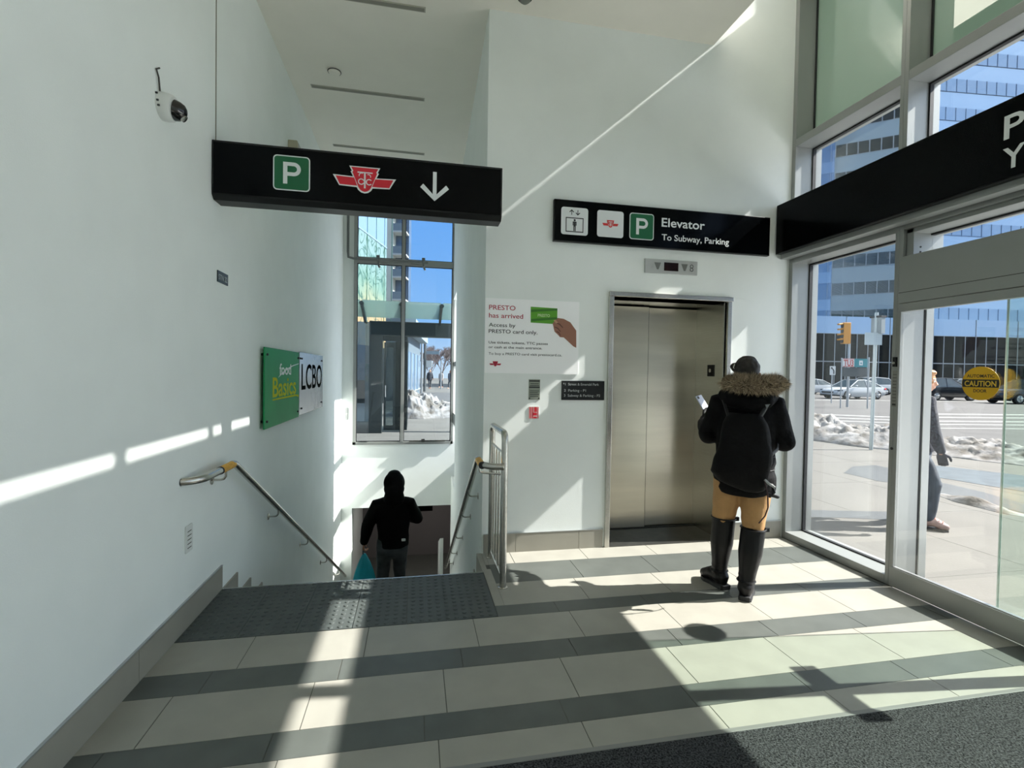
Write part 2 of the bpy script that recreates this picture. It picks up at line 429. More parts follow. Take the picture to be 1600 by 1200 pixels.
mb.mi = 1; mb.box(.57, 1.62, YE-.014, YE, .157, .162); mb.box(2.83, XR-.005, YE-.014, YE, .157, .162)
struct(mb.build('baseboard_elevator', [M['base_tile'], M['silver']]), 'tiled baseboard along the elevator wall', 'baseboard')

# ---- the elevator
t = thing('door_1', 'stainless steel elevator entrance with two sliding panels', 'elevator door', (2.22, YE, 0), kind='structure')
mb = MB(); mb.box(1.632, 1.675, YE-.022, 4.45, 0, 2.185); mb.box(2.775, 2.815, YE-.022, YE+.05, 0, 2.185)
mb.box(1.632, 2.825, YE-.028, YE+.05, 2.185, 2.225); mb.box(2.765, 2.787, YE+.02, 4.50, 0, 2.185); mb.box(1.66, 2.787, YE+.03, 4.5, 2.185, 2.2)
mb.build('frame', M['steel'], t, bevel=.003)
mb = MB(); mb.box(1.66, 2.232, 4.445, 4.475, .012, 2.17); mb.build('door_panel', M['steel_door'], t, bevel=.004)
mb = MB(); mb.box(2.205, 2.787, 4.482, 4.512, .012, 2.17); mb.build('door_panel', M['steel_door'], t, bevel=.004)
mb = MB(); mb.box(2.2322, 2.2375, 4.455, 4.481, .012, 2.17); mb.build('seam', M['alu_dark'], t)  # dark strip stands in for the shadow edge between the panels
mb = MB(); mb.box(1.66, 2.787, YE-.02, 4.43, -.004, .004)
for i in range(4): mb.box(1.66, 2.787, 4.44+i*.024, 4.452+i*.024, -.004, .010)
mb.build('sill', mat('worn_steel_sill', (92, 92, 88), .4, .8, var=.2, scale=12), t)
mb = MB(); mb.box(2.757, 2.766, 4.165, 4.265, 1.505, 1.615)
b = mb.build('call_button', M['black_metal'], t, bevel=.003); tag(b, 'black call button plate on the side of the elevator recess')
mb = MB(); mb.lathe([(.018, 0), (.018, .004), (.012, .006)], (2.757, 4.215, 1.56), (-1, 0, 0)); mb.build('button', M['steel'], b, smooth=True)

# ---- glazing on the right
FR, GX = 3.41, 3.60                                 # inner face of the frames, glass plane
def frame_part(name, parent, boxes, m=None, bevel=.003):
    mb = MB()
    for bx in boxes: mb.box(*bx)
    return mb.build(name, m or M['alu'], parent, bevel=bevel)
def pane(name, parent, x, y0, y1, z0, z1, m, th=.010):
    mb = MB(); mb.box(x, x+th, y0, y1, z0, z1); return mb.build(name, m, parent)
ZB0, ZB1, ZT0, ZT1 = 3.63, 3.70, 5.096, 5.166
t = thing('window_1', 'tall fixed glazing bay between the elevator wall and the sliding door', 'window', (GX, 3.48, 0), kind='structure')
frame_part('frame', t, [(FR, 3.69, 3.965, YE, 0, 6.0), (FR, 3.69, 2.945, 2.975, 0, 6.0)])
frame_part('sill', t, [(FR, 3.69, 2.975, 3.965, 0, .065)])
frame_part('rail', t, [(FR+.005, 3.68, 2.975, 3.965, 2.565, 2.69)])
frame_part('rail', t, [(FR+.002, 3.68, 2.975, 3.965, ZB0, ZB1)])
frame_part('rail', t, [(FR+.002, 3.68, 2.975, 3.965, ZT0, ZT1)])
mb = MB()
for z0, z1 in ((.065, 2.565), (2.69, ZB0), (ZB1, ZT0)):
    mb.box(GX-.012, GX+.02, 3.953, 3.965, z0, z1); mb.box(GX-.012, GX+.02, 2.975, 2.985, z0, z1)
    mb.box(GX-.012, GX+.02, 2.985, 3.953, z0, z0+.010); mb.box(GX-.012, GX+.02, 2.985, 3.953, z1-.012, z1)
mb.build('gasket', M['alu_dark'], t)
pane('glass_pane', t, GX, 2.982, 3.956, .072, 2.555, M['glass'])
pane('glass_pane', t, GX, 2.982, 3.956, 2.70, ZB0-.01, M['glass'])
pane('glass_pane', t, GX, 2.982, 3.956, ZB1+.005, ZT0-.01, M['glass_frost'])
pane('glass_pane', t, GX, 2.982, 3.956, ZT1+.005, 5.99, M['glass'])
DY0, DY1 = .85, 2.915                               # sliding door bay
t = thing('window_2', 'glazing above and around the sliding entrance door', 'window', (GX, 1.9, 0), kind='structure')
frame_part('frame', t, [(FR, 3.69, 2.915, 2.945, 0, 6.0), (FR, 3.69, DY0-.06, DY0, 0, 6.0)])
frame_part('rail', t, [(FR, 3.68, DY0, DY1, 2.575, 2.69)])
frame_part('upper_mullion', t, [(FR, 3.69, 1.93, 2.0, 2.69, 6.0)])
frame_part('transom_frame', t, [(FR+.03, 3.70, DY1-.05, DY1, 2.385, 2.575), (FR+.03, 3.70, DY0, DY0+.05, 2.385, 2.575), (FR+.03, 3.70, DY0, DY1, 2.545, 2.575)])
frame_part('rail', t, [(FR+.002, 3.68, DY0, DY1, ZB0, ZB1)])
frame_part('rail', t, [(FR+.002, 3.68, DY0, DY1, ZT0, ZT1)])
mb = MB()
for z0, z1 in ((2.385, 2.545), (2.69, ZB0), (ZB1, ZT0)):
    mb.box(GX-.012, GX+.02, DY1-.012, DY1, z0, z1); mb.box(GX-.012, GX+.02, DY0+.012, DY1-.012, z1-.012, z1)
mb.build('gasket', M['alu_dark'], t)
pane('glass_pane', t, GX, DY0+.05, DY1-.05, 2.375, 2.545, M['glass'])
for ya_, yb_ in ((DY0+.005, 1.925), (2.005, DY1-.008)):
    pane('glass_pane', t, GX, ya_, yb_, 2.695, ZB0-.01, M['glass'])
    pane('glass_pane', t, GX, ya_, yb_, ZB1+.005, ZT0-.01, M['glass_frost'])
    pane('glass_pane', t, GX, ya_, yb_, ZT1+.005, 5.99, M['glass'])
for z in (2.41, 2.445):
    mb = MB(); mb.lathe([(.006, 0), (.006, .004)], (3.5, DY1-.05, z), (0, -1, 0), 10); mb.build('screw', M['dark_ink'], t)
mb = MB(); mb.box(3.612, 3.622, DY1-.004, DY1, 0, 2.04); mb.build('weather_strip', M['alu_dark'], t)
mb = MB(); mb.box(3.622, 3.69, DY1-.010, DY1, 0, 2.04); mb.build('outer_stop', M['alu'], t, bevel=.003)
# header box of the door operator
t = thing('door_header', 'long grey aluminium operator box above the sliding glass door', 'door header', (FR, 1.9, 2.037))
mb = MB(); mb.box(FR-.03, 3.66, DY0, DY1-.004, 2.045, 2.375); mb.build('housing', M['alu'], t, bevel=.004)
mb = MB(); mb.box(FR-.031, FR-.029, DY0, DY1-.004, 2.118, 2.122); mb.build('seam', M['black_slot'], t)
# sliding door: the leaf in view and the other leaf behind
def leaf(name, label, x, y0, y1, edge0, edge1, m):
    t = thing(name, label, 'sliding door', (x, (y0+y1)/2, 0))
    frame_part('bottom_rail', t, [(x-.022, x+.022, y0, y1, .012, .150)])
    frame_part('top_rail', t, [(x-.022, x+.022, y0, y1, 1.985, 2.042)])
    frame_part('stile', t, [(x-.016, x+.016, y1-edge1, y1, .150, 1.985)])
    frame_part('stile', t, [(x-.016, x+.016, y0, y0+edge0, .150, 1.985)])
    pane('glass_pane', t, x-.005, y0+edge0, y1-edge1, .151, 1.984, m)
    mb = MB(); mb.box(x-.012, x+.012, y0+.01, y1-.01, .150, .156); mb.build('gasket', M['silver'], t)
    return t
LX = 3.405
t = leaf('sliding_door', 'sliding glass door leaf with a round yellow caution sticker', LX, 1.835, DY1-.004, .04, .014, M['glass_green'])
# caution sticker on the glass
a_, b_ = -Y, Z
cy_, cz_, rr = 2.388, 1.487, .103
s = MB(); s.prism(disc2(0, 0, rr, 48), (LX-.006, cy_, cz_), a_, b_, .002)
st = s.build('caution_sticker', mat('yellow_sticker', (214, 168, 24), .5), t); tag(st, 'round yellow and black caution sticker')
s = MB(); s.prism([(x*.985, y) for x, y in ((-rr*.965, -.024), (rr*.965, -.024), (rr, 0), (rr*.965, .024), (-rr*.965, .024), (-rr, 0))], (LX-.008, cy_, cz_), a_, b_, .0008)
s.build('black_band', M['dark_ink'], st)
text('lettering', 'CAUTION', (LX-.009, cy_, cz_-.017), a_, b_, .034, mat('sticker_yellow_ink', (222, 186, 60), .5), st, .172, .02, .0006, 'CENTER')
text('lettering', 'AUTOMATIC', (LX-.008, cy_, cz_+.036), a_, b_, .020, M['dark_ink'], st, .150, .015, .0006, 'CENTER')
text('lettering', 'DOOR', (LX-.008, cy_, cz_-.055), a_, b_, .020, M['dark_ink'], st, .072, .015, .0006, 'CENTER')
t2 = leaf('sliding_door', 'second sliding glass door leaf with a flat push plate', LX, DY0+.004, 1.833, .014, .04, M['glass_green'])
mb = MB(); mb.box(LX-.05, LX-.017, 1.60, 2.03, 1.15, 1.25)
mb.build('push_plate', M['alu'], t2, bevel=.004)
# inner fixed leaf behind the sliding one
t = thing('fixed_door_pane', 'greenish fixed glass pane behind the sliding door', 'glass panel', (3.47, 1.6, 0))
pane('glass_pane', t, 3.47, DY0+.01, 2.305, .02, 2.04, glass('green_fixed_glass', (.88, .945, .905), .06, .6))
mb = MB(); mb.box(3.455, 3.495, DY0, 2.312, 0, .02); mb.build('floor_channel', M['alu'], t)
mb = MB(); mb.box(3.47, 3.481, 2.305, 2.312, .02, 2.04); mb.build('edge_strip', mat('pale_edge', (176, 190, 184), .3), t)
# lock and instruction strip on the mullion
t = thing('door_lock_switch', 'black key switch on the mullion beside the sliding door', 'switch', (FR, 2.945, 1.5))
mb = MB(); mb.box(FR-.012, FR, 2.928, 2.958, 1.595, 1.665); mb.build('plate', M['black_metal'], t, bevel=.002)
mb = MB(); mb.lathe([(.009, 0), (.009, .006), (.004, .007)], (FR-.012, 2.943, 1.622), (-1, 0, 0)); mb.build('key_cylinder', M['steel_pol'], t)
t = thing('instruction_strip', 'narrow grey instruction label on the mullion beside the door', 'label', (FR, 2.945, 1.3))
mb = MB(); mb.box(FR-.003, FR, 2.927, 2.96, 1.305, 1.565); mb.build('strip', mat('grey_label', (128, 128, 122), .6), t)
mb = MB()
for i in range(9): mb.box(FR-.0036, FR-.003, 2.930, 2.957, 1.345+i*.024, 1.349+i*.024)
tag(mb.build('print', M['black_slot'], t), kind='stuff')
mb = MB(); mb.box(FR-.004, FR-.003, 2.930, 2.957, 1.315, 1.328); mb.build('slot', M['dark_ink'], t)
t = thing('mullion_plug', 'small dark round plug low on the mullion', 'plug', (FR, 2.95, .98))
mb = MB(); mb.lathe([(.010, 0), (.010, .004), (.006, .005)], (FR, 2.95, 1.0), (-1, 0, 0)); mb.build('cap', M['dark_ink'], t)
# bays nearer than the photo shows
t = thing('window_3', 'glazing bay beside the camera', 'window', (GX, -1, 0), kind='structure')
frame_part('frame', t, [(FR, 3.69, -.6, -.54, 0, 6.0), (FR, 3.69, -1.95, -1.89, 0, 6.0), (FR, 3.69, YN, YN+.06, 0, 6.0)])
frame_part('rail', t, [(FR, 3.68, YN, DY0-.06, 0, .065), (FR, 3.68, YN, DY0-.06, 2.06, 2.69), (FR, 3.68, YN, DY0-.06, ZB0, ZB1), (FR, 3.68, YN, DY0-.06, ZT0, ZT1)])
for y0, y1 in ((-.54, DY0-.06), (-1.89, -.6), (YN+.06, -1.95)):
    pane('glass_pane', t, GX, y0, y1, .065, 2.06, M['glass']); pane('glass_pane', t, GX, y0, y1, 2.69, ZB0, M['glass'])
    pane('glass_pane', t, GX, y0, y1, ZB1, ZT0, M['glass_frost']); pane('glass_pane', t, GX, y0, y1, ZT1, 5.99, M['glass'])
# side window of the stairs, window at the end of the stairs
t = thing('window_4', 'tall window at the far end of the stairs', 'window', (0, YBK, WZ0), kind='structure')
d0, d1 = YBK-.03, YBK+.07
frame_part('frame', t, [(WX0, WX0+.055, d0, d1, WZ0, WZ1), (WX1-.045, WX1, d0, d1, WZ0, WZ1), (WX0, WX1, d0, d1, WZ0, WZ0+.05), (WX0, WX1, d0, d1, WZ1-.05, WZ1)])
frame_part('mullion', t, [(-.262, -.205, d0-.005, d1, WZ0+.05, WZ1-.05)])
frame_part('transom', t, [(WX0+.055, WX1-.045, d0-.002, d1, 3.44, 3.545)])
mb = MB()
for x0, x1 in ((WX0+.055, -.262), (-.205, WX1-.045)):
    for z0, z1 in ((WZ0+.05, 3.44), (3.545, WZ1-.05)):
        mb.box(x0, x0+.012, YBK, YBK+.03, z0, z1); mb.box(x1-.012, x1, YBK, YBK+.03, z0, z1)
        mb.box(x0, x1, YBK, YBK+.03, z0, z0+.014); mb.box(x0, x1, YBK, YBK+.03, z1-.012, z1)
mb.build('gasket', M['alu_dark'], t)
mb = MB()
for x0, x1 in ((WX0+.055, -.262), (-.205, WX1-.045)):
    for z0, z1 in ((WZ0+.05, 3.44), (3.545, WZ1-.05)): mb.box(x0, x1, YBK+.012, YBK+.02, z0, z1)
mb.build('glass_panes', M['glass_tint'], t)
mb = MB()
mb.tube([(-1.20, 9.13, 4.4), (-1.20, 9.13, 3.62), (-1.19, 9.12, 3.52), (-1.1, 9.12, 3.50), (.2, 9.12, 3.50)], .022, 8)
for x in (-.68, .12):
    mb.tube([(x, 9.12, 3.55), (x, 9.12, 3.42), (x+.03, 9.10, 3.36)], .018, 8); mb.tube([(x-.0, 9.12, 3.50), (x, 9.12, 3.58)], .03, 8)
mb.tube([(-.1, 9.14, 3.5), (.15, 9.14, 3.5)], .03, 8)
op = mb.build('window_operator', mat('opener_grey', (112, 116, 114), .4, .4), t, smooth=True); tag(op, 'grey opener rod with two latches along the transom')
mb = MB(); mb.box(-.1, .55, 9.14, 9.165, WZ0+.052, WZ0+.075); mb.box(.12, .18, 9.12, 9.165, WZ0+.045, WZ0+.10); mb.build('window_latch', M['black_slot'], t)
t = thing('window_5', 'side window near the foot of the stairs', 'window', (.68, 8.68, 0), kind='structure')
mb = MB(); mb.box(.70, .78, ya, yb, 1.62, 1.70); mb.box(.70, .78, ya, yb, .55, .75); mb.build('frame', M['alu'], t)
mb = MB(); mb.box(.745, .753, ya, yb, -.45, 2.85); mb.build('glass_panes', M['glass'], t)

# ---- black entry mat
t = thing('entry_mat', 'black looped entry mat with a grey edge strip on the tiles', 'door mat', (1.2, .8, 0))
mb = MB(); mb.box(-.55, 3.30, .1, 1.80, 0, .012); mb.build('pile', M['rubber_mat'], t)
mb = MB(); mb.hexa([(-.59, 1.80, 0), (3.33, 1.80, 0), (3.33, 1.838, 0), (-.59, 1.838, 0)], [(-.59, 1.80, .011), (3.33, 1.80, .011), (3.33, 1.806, .011), (-.59, 1.806, .011)])
mb.build('edge_strip', M['mat_edge'], t)
# ================================================================== signs and fixtures of the hall
def emblem(parent, o, a, b, w, red, white, letters=None, outline=True):
    """winged shield mark, w wide, centred at o"""
    o, a, b = Vector(o), Vector(a), Vector(b); nrm = a.cross(b)
    wl = [(-.50, .055), (-.185, .045), (-.225, .125), (-.205, .135), (-.245, .215), (.245, .215), (.205, .135), (.225, .125), (.185, .045), (.50, .055),
          (.40, -.115), (.125, -.125), (.105, -.165), (.055, -.205), (0, -.217), (-.055, -.205), (-.105, -.165), (-.125, -.125), (-.40, -.115)]
    if outline:
        m = MB(); m.prism([(x*w, y*w) for x, y in wl], o, a, b, .0012); m.build('emblem_outline', white, parent)
    m = MB(); p = o+nrm*.0012
    L = [(-.455, .035), (-.168, .027), (-.118, -.102), (-.392, -.097)]
    m.prism([(x*w, y*w) for x, y in L], p, a, b, .0008); m.prism([(-x*w, y*w) for x, y in reversed(L)], p, a, b, .0008)
    S = [(-.215, .198), (.215, .198), (.18, .135), (.195, .118), (.10, -.12), (.075, -.158), (.04, -.182), (0, -.192), (-.04, -.182), (-.075, -.158), (-.10, -.12), (-.195, .118), (-.18, .135)]
    m.prism([(x*w, y*w) for x, y in S], p, a, b, .0008)
    em = m.build('emblem', red, parent)
    if letters:
        m = MB(); q = o+nrm*.0022; g = w
        m.prism([(x*g, y*g) for x, y in ((-.115, .130), (.125, .130), (.125, .112), (-.115, .112))], q, a, b, .0006)
        m.prism([(x*g, y*g) for x, y in ((-.012, .112), (.014, .112), (.014, -.135), (-.012, -.135))], q, a, b, .0006)
        def arc(cx, cy, r, a0, a1, th):
            n = 14; out = [(cx+r*math.cos(math.radians(a0+(a1-a0)*i/n)), cy+r*math.sin(math.radians(a0+(a1-a0)*i/n))) for i in range(n+1)]
            inn = [(cx+(r-th)*math.cos(math.radians(a1-(a1-a0)*i/n)), cy+(r-th)*math.sin(math.radians(a1-(a1-a0)*i/n))) for i in range(n+1)]
            m.prism([(x*g, y*g) for x, y in out+inn], q, a, b, .0006)
        arc(-.055, -.03, .052, 20, 340, .016); arc(.070, -.03, .052, 40, 320, .016)
        arc(-.05, .07, .045, 60, 200, .012); arc(.06, .06, .04, -20, 120, .012)
        m.build('emblem_monogram', white, em)
    return em
def p_tile(parent, o, a, b, s):
    """green square with a white P, centred at o"""
    o, a, b = Vector(o), Vector(a), Vector(b); nrm = a.cross(b)
    m = MB(); m.prism(rrect(-s/2, s/2, -s/2, s/2, s*.11), o, a, b, .0015); r = m.build('parking_symbol', M['white_ink'], parent)
    m = MB(); m.prism(rrect(-s*.468, s*.468, -s*.468, s*.468, s*.085), o+nrm*.0015, a, b, .0008); m.build('green_field', M['green_ink'], r)
    m = MB(); k = s*.62; n = 14                       # bold P: stem and bowl
    h_, w_ = .31*s, .23*s; st_ = .115*s
    m.prism([(-w_, -h_), (-w_+st_, -h_), (-w_+st_, h_), (-w_, h_)], o+nrm*.0023, a, b, .0008)
    ro, ri = .195*s, .195*s-.105*s; cx, cy = .055*s, h_-ro
    out = [(cx+ro*math.cos(-PI/2+PI*i/n), cy+ro*math.sin(-PI/2+PI*i/n)) for i in range(n+1)]
    inn = [(cx+ri*math.cos(PI/2-PI*i/n), cy+ri*math.sin(PI/2-PI*i/n)) for i in range(n+1)]
    m.prism([(-w_+st_, cy-ro)]+out+[(-w_+st_, h_), (-w_+st_, h_-.105*s)]+inn+[(-w_+st_, cy-ri)], o+nrm*.0023, a, b, .0008)
    m.build('letter', M['white_ink'], r)
    return r

# ---- hanging sign over the stairs
SY = 3.45
t = thing('hanging_sign', 'black hanging sign box over the stairs with green P, red winged emblem and down arrow', 'sign', (-.35, SY, 2.6))
mb = MB(); x0, x1 = XL+.002, .588
prof = [(SY, 2.955), (SY, 2.612), (SY+.03, 2.585), (SY+.15, 2.585), (SY+.17, 2.61), (SY+.17, 2.955)]
mb.rings([[(x0, y, z) for y, z in prof], [(x1, y, z) for y, z in prof]])
mb.build('housing', M['black_metal'], t, bevel=.003)
mb = MB(); mb.box(x0+.012, x1-.012, SY-.004, SY, 2.622, 2.940); mb.build('face', M['black_sign'], t)
fy = SY-.004
p_tile(t, (-.808, fy, 2.784), X, Z, .226)
emblem(t, (-.349, fy, 2.782), X, Z, .408, mat('sign_emblem_red', (206, 22, 44), .45), M['white_ink'], True)
mb = MB(); w = .021
pl = [(-w*.62, .098), (w*.62, .098), (w*.62, -.055), (.078, .012), (.098, -.012), (0, -.101), (-.098, -.012), (-.078, .012), (-w*.62, -.055)]
mb.prism(pl, (.115, fy, 2.782), X, Z, .0015); mb.build('down_arrow', M['white_ink'], t)

# ---- elevator sign on the wall
t = thing('elevator_sign', 'long black wall sign reading Elevator To Subway, Parking above the elevator', 'sign', (2.15, YE, 2.62))
mb = MB(); mb.box(1.12, 3.170, 3.972, YE, 2.617, 2.966); mb.build('housing', M['black_metal'], t, bevel=.003)
mb = MB(); mb.box(1.128, 3.162, 3.969, 3.972, 2.625, 2.958); mb.build('face', M['black_sign'], t)
fy = 3.969
def white_tile(cx, cz, w, h):
    m = MB(); m.prism(rrect(-w/2, w/2, -h/2, h/2, .022), (cx, fy, cz), X, Z, .0015); return m.build('pictogram_panel', M['white_ink'], t)
r = white_tile(1.298, 2.790, .236, .228)
m = MB(); q = (1.298, fy-.0015, 2.790)
bx = .078
for pp in ([(-bx, .022), (bx, .022), (bx, .030), (-bx, .030)], [(-bx, -.092), (bx, -.092), (bx, -.084), (-bx, -.084)],
           [(-bx, -.084), (-bx+.007, -.084), (-bx+.007, .022), (-bx, .022)], [(bx-.007, -.084), (bx, -.084), (bx, .022), (bx-.007, .022)],
           disc2(0, .008, .0095, 14), [(-.017, -.003), (.017, -.003), (.017, -.036), (.011, -.036), (.011, -.012), (-.011, -.012), (-.011, -.036), (-.017, -.036)],
           [(-.010, -.012), (.010, -.012), (.010, -.082), (.0015, -.082), (.0015, -.045), (-.0015, -.045), (-.0015, -.082), (-.010, -.082)]):
    m.prism(pp, q, X, Z, .0008)
for sx, sg in ((-.027, 1), (.027, -1)):
    m.prism([(sx-.003, .073-sg*.022), (sx+.003, .073-sg*.022), (sx+.003, .073+sg*.016), (sx-.003, .073+sg*.016)][::sg], q, X, Z, .0008)
    m.prism([(sx, .073+sg*.024), (sx-.021, .073+sg*.004), (sx-.016, .073-sg*.001), (sx, .073+sg*.013), (sx+.016, .073-sg*.001), (sx+.021, .073+sg*.004)][::sg], q, X, Z, .0008)
m.build('lift_pictogram', M['dark_ink'], r)
r = white_tile(1.617, 2.790, .238, .224)
emblem(r, (1.617, fy-.0015, 2.790), X, Z, .160, mat('wall_emblem_red', (206, 52, 48), .5), M['white_ink'], True, False)
p_tile(t, (1.905, fy, 2.790), X, Z, .226)
text('lettering', 'Elevator', (2.092, fy, 2.806), X, Z, .078, M['white_ink'], t, .415, .012)
text('lettering', 'To Subway, Parking', (2.095, fy, 2.688), X, Z, .055, M['white_ink'], t, .655, .010)

# ---- position indicator above the elevator
t = thing('floor_indicator', 'small stainless floor indicator panel with dark display above the elevator', 'indicator panel', (2.2, YE, 2.41))
mb = MB(); mb.box(1.958, 2.462, YE-.014, YE, 2.405, 2.528); mb.build('plate', mat('indicator_plate', (184, 186, 183), .4, .3), t, bevel=.002)
mb = MB(); mb.box(2.138, 2.275, YE-.016, YE-.014, 2.430, 2.503); mb.build('display', mat('dark_red_display', (32, 16, 16), .15), t)
fy = YE-.014
def vmark(cx):
    m = MB()
    m.prism([(-.032, .030), (.032, .030), (.010, -.03), (-.006, -.03)], (cx, fy, 2.468), X, Z, .001); return m.build('direction_arrow', mat('arrow_lens', (112, 114, 110), .4), t)
vmark(2.076); vmark(2.335)
m = MB()
for cz in (2.481, 2.452):
    n = 18; o_ = disc2(0, 0, .017, n); i_ = disc2(0, 0, .012, n)
    for k in range(n):
        k2 = (k+1) % n; m.prism([o_[k], o_[k2], i_[k2], i_[k]], (2.405, fy, cz), X, Z, .001)
m.build('number_eight', M['dark_ink'], t)

# ---- long black sign along the glazing
SX = 3.255
t = thing('entrance_sign', 'long black overhead sign along the glazing above the sliding door', 'sign', (SX, 1.6, 2.63))
mb = MB(); mb.box(SX, SX+.10, .2, YE-.012, 2.640, 3.088); mb.build('housing', M['black_metal'], t, bevel=.003)
mb = MB(); mb.box(SX-.004, SX, .21, YE-.02, 2.648, 3.08); mb.build('face', M['black_sign'], t)
mb = MB(); mb.box(SX+.05, SX+.14, .2, YE-.012, 2.600, 2.642); mb.build('mounting_channel', M['alu'], t, bevel=.003)
for y in (.5, 1.8, 3.1):
    mb = MB(); mb.box(SX+.10, FR+.01, y, y+.05, 2.643, 2.68); mb.build('bracket', M['alu'], t)
text('letter', 'P', (SX-.004, 2.212, 2.866), -Y, Z, .137, M['white_ink'], t, .098, .012)
text('letter', 'Y', (SX-.004, 2.214, 2.695), -Y, Z, .125, M['white_ink'], t, .105, .012)

# ---- poster
t = thing('poster', 'white wall poster reading PRESTO has arrived beside the stairs', 'poster', (.96, YE, 1.5))
mb = MB(); mb.box(.557, 1.366, YE-.006, YE, 1.503, 2.120); mb.build('board', M['poster'], t)
fy = YE-.006
red = mat('poster_red', (172, 32, 58), .5); dk = M['dark_ink']
text('headline', 'PRESTO', (.588, fy, 2.026), X, Z, .040, red, t, .222, .006)
text('headline', 'has arrived', (.588, fy, 1.960), X, Z, .040, red, t, .288, .006)
text('lettering', 'Access by', (.588, fy, 1.886), X, Z, .032, dk, t, .224, .006)
text('lettering', 'PRESTO card only.', (.588, fy, 1.834), X, Z, .032, dk, t, .414, .006)
text('lettering', 'Use tickets, tokens, TTC passes', (.589, fy, 1.747), X, Z, .021, dk, t, .504, .008)
text('lettering', 'or cash at the main entrance.', (.589, fy, 1.708), X, Z, .021, dk, t, .455, .008)
text('lettering', 'To buy a PRESTO card visit prestocard.ca.', (.590, fy, 1.654), X, Z, .021, dk, t, .628)
emblem(t, (.647, fy, 1.579), X, Z, .108, red, M['white_ink'], None, False)
m = MB(); m.prism([(.940, 2.063), (1.172, 2.058), (1.172, 1.925), (.942, 1.931)], (0, fy, 0), X, Z, .0008)
cd = m.build('printed_card', mat('lime_card', (86, 158, 30), .5), t); m = MB()
m.prism([(.942, 2.040), (1.172, 2.056), (1.172, 2.040), (.942, 2.018)], (0, fy-.0008, 0), X, Z, .0004)
m.prism([(.944, 1.960), (1.172, 1.985), (1.172, 1.966), (.944, 1.940)], (0, fy-.0008, 0), X, Z, .0004)
m.build('card_stripes', mat('card_stripe_green', (52, 116, 26), .5), cd)
text('lettering', 'PRESTO', (1.002, fy-.0008, 1.983), X, Z, .024, mat('card_ink', (190, 214, 160), .5), cd, .105, .02)
m = MB()
m.prism([(1.150, 1.948), (1.175, 1.978), (1.230, 1.972), (1.288, 1.945), (1.342, 1.876), (1.345, 1.730), (1.318, 1.742), (1.262, 1.790), (1.232, 1.815), (1.200, 1.816), (1.178, 1.838), (1.150, 1.862), (1.140, 1.900), (1.132, 1.932)], (0, fy-.0006, 0), X, Z, .0006)
hd = m.build('printed_hand', mat('printed_skin', (150, 104, 84), .6), t); m = MB()
m.prism([(1.152, 1.942), (1.196, 1.930), (1.225, 1.900), (1.222, 1.893), (1.190, 1.922), (1.152, 1.935)], (0, fy-.0012, 0), X, Z, .0004)
m.prism([(1.150, 1.905), (1.180, 1.895), (1.205, 1.865), (1.200, 1.860), (1.176, 1.887), (1.149, 1.898)], (0, fy-.0012, 0), X, Z, .0004)
m.prism([(1.165, 1.868), (1.190, 1.858), (1.206, 1.830), (1.200, 1.828), (1.186, 1.851), (1.165, 1.861)], (0, fy-.0012, 0), X, Z, .0004)
m.build('finger_creases', mat('printed_skin_shadow', (98, 62, 50), .6), hd)
m = MB(); m.prism([(1.140, 1.958), (1.158, 1.962), (1.180, 1.938), (1.160, 1.930)], (0, fy-.0014, 0), X, Z, .0004); m.build('thumb_tip', mat('printed_thumb', (186, 144, 112), .6), hd)

# ---- small notices under the poster
t = thing('notice', 'small grey printed notice under the poster', 'notice', (.98, YE, 1.28))
mb = MB(); mb.box(.935, 1.033, YE-.003, YE, 1.283, 1.455); mb.build('sheet', mat('grey_notice', (138, 144, 132), .6), t)
m = MB()
for x0, x1, z in ((.938, 1.030, 1.436), (.950, 1.02, 1.415), (.945, 1.025, 1.400), (.938, 1.030, 1.383), (.945, 1.025, 1.355), (.945, 1.015, 1.340), (.945, 1.025, 1.325), (.945, 1.02, 1.310), (.938, .950, 1.290), (1.018, 1.030, 1.290)):
    m.box(x0, x1, YE-.0036, YE-.003, z, z+(.011 if z in (1.436, 1.383, 1.290) else .005))
tag(m.build('print', M['dark_ink'], t), kind='stuff')
t = thing('emergency_sticker', 'small red and white striped sticker below the grey notice', 'sticker', (.98, YE, 1.12))
mb = MB(); mb.prism(rrect(.940, 1.026, 1.120, 1.228, .010), (0, YE-.0005, 0), X, Z, .003); mb.build('sheet', M['white_plastic'], t)
m = MB()
for x0, x1, z0, z1 in ((.943, .949, 1.126, 1.222), (.954, .962, 1.126, 1.222), (1.016, 1.023, 1.126, 1.222), (.970, 1.010, 1.150, 1.175), (.985, 1.010, 1.18, 1.222), (.968, .978, 1.126, 1.222), (.98, 1.01, 1.126, 1.142)):
    m.box(x0, x1, YE-.0042, YE-.0035, z0, z1)
tag(m.build('red_print', M['red_ink'], t), kind='stuff')
t = thing('directory_sign', 'small black directory plate listing levels 1, 2, 3 left of the elevator', 'sign', (1.41, YE, 1.28))
mb = MB(); mb.box(1.222, 1.606, YE-.012, YE, 1.283, 1.448); mb.build('plate', M['black_metal'], t, bevel=.002)
fy = YE-.012; ink = mat('directory_ink', (170, 174, 172), .5)
for s, z, w in (('*1  Street & Emerald Park', 1.408, .322), ('2  Parking - P1', 1.355, .195), ('3  Subway & Parking - P2', 1.312, .325)):
    text('lettering', s, (1.232 if s[0] == '*' else 1.242, fy, z), X, Z, .022, ink, t, w, .006)

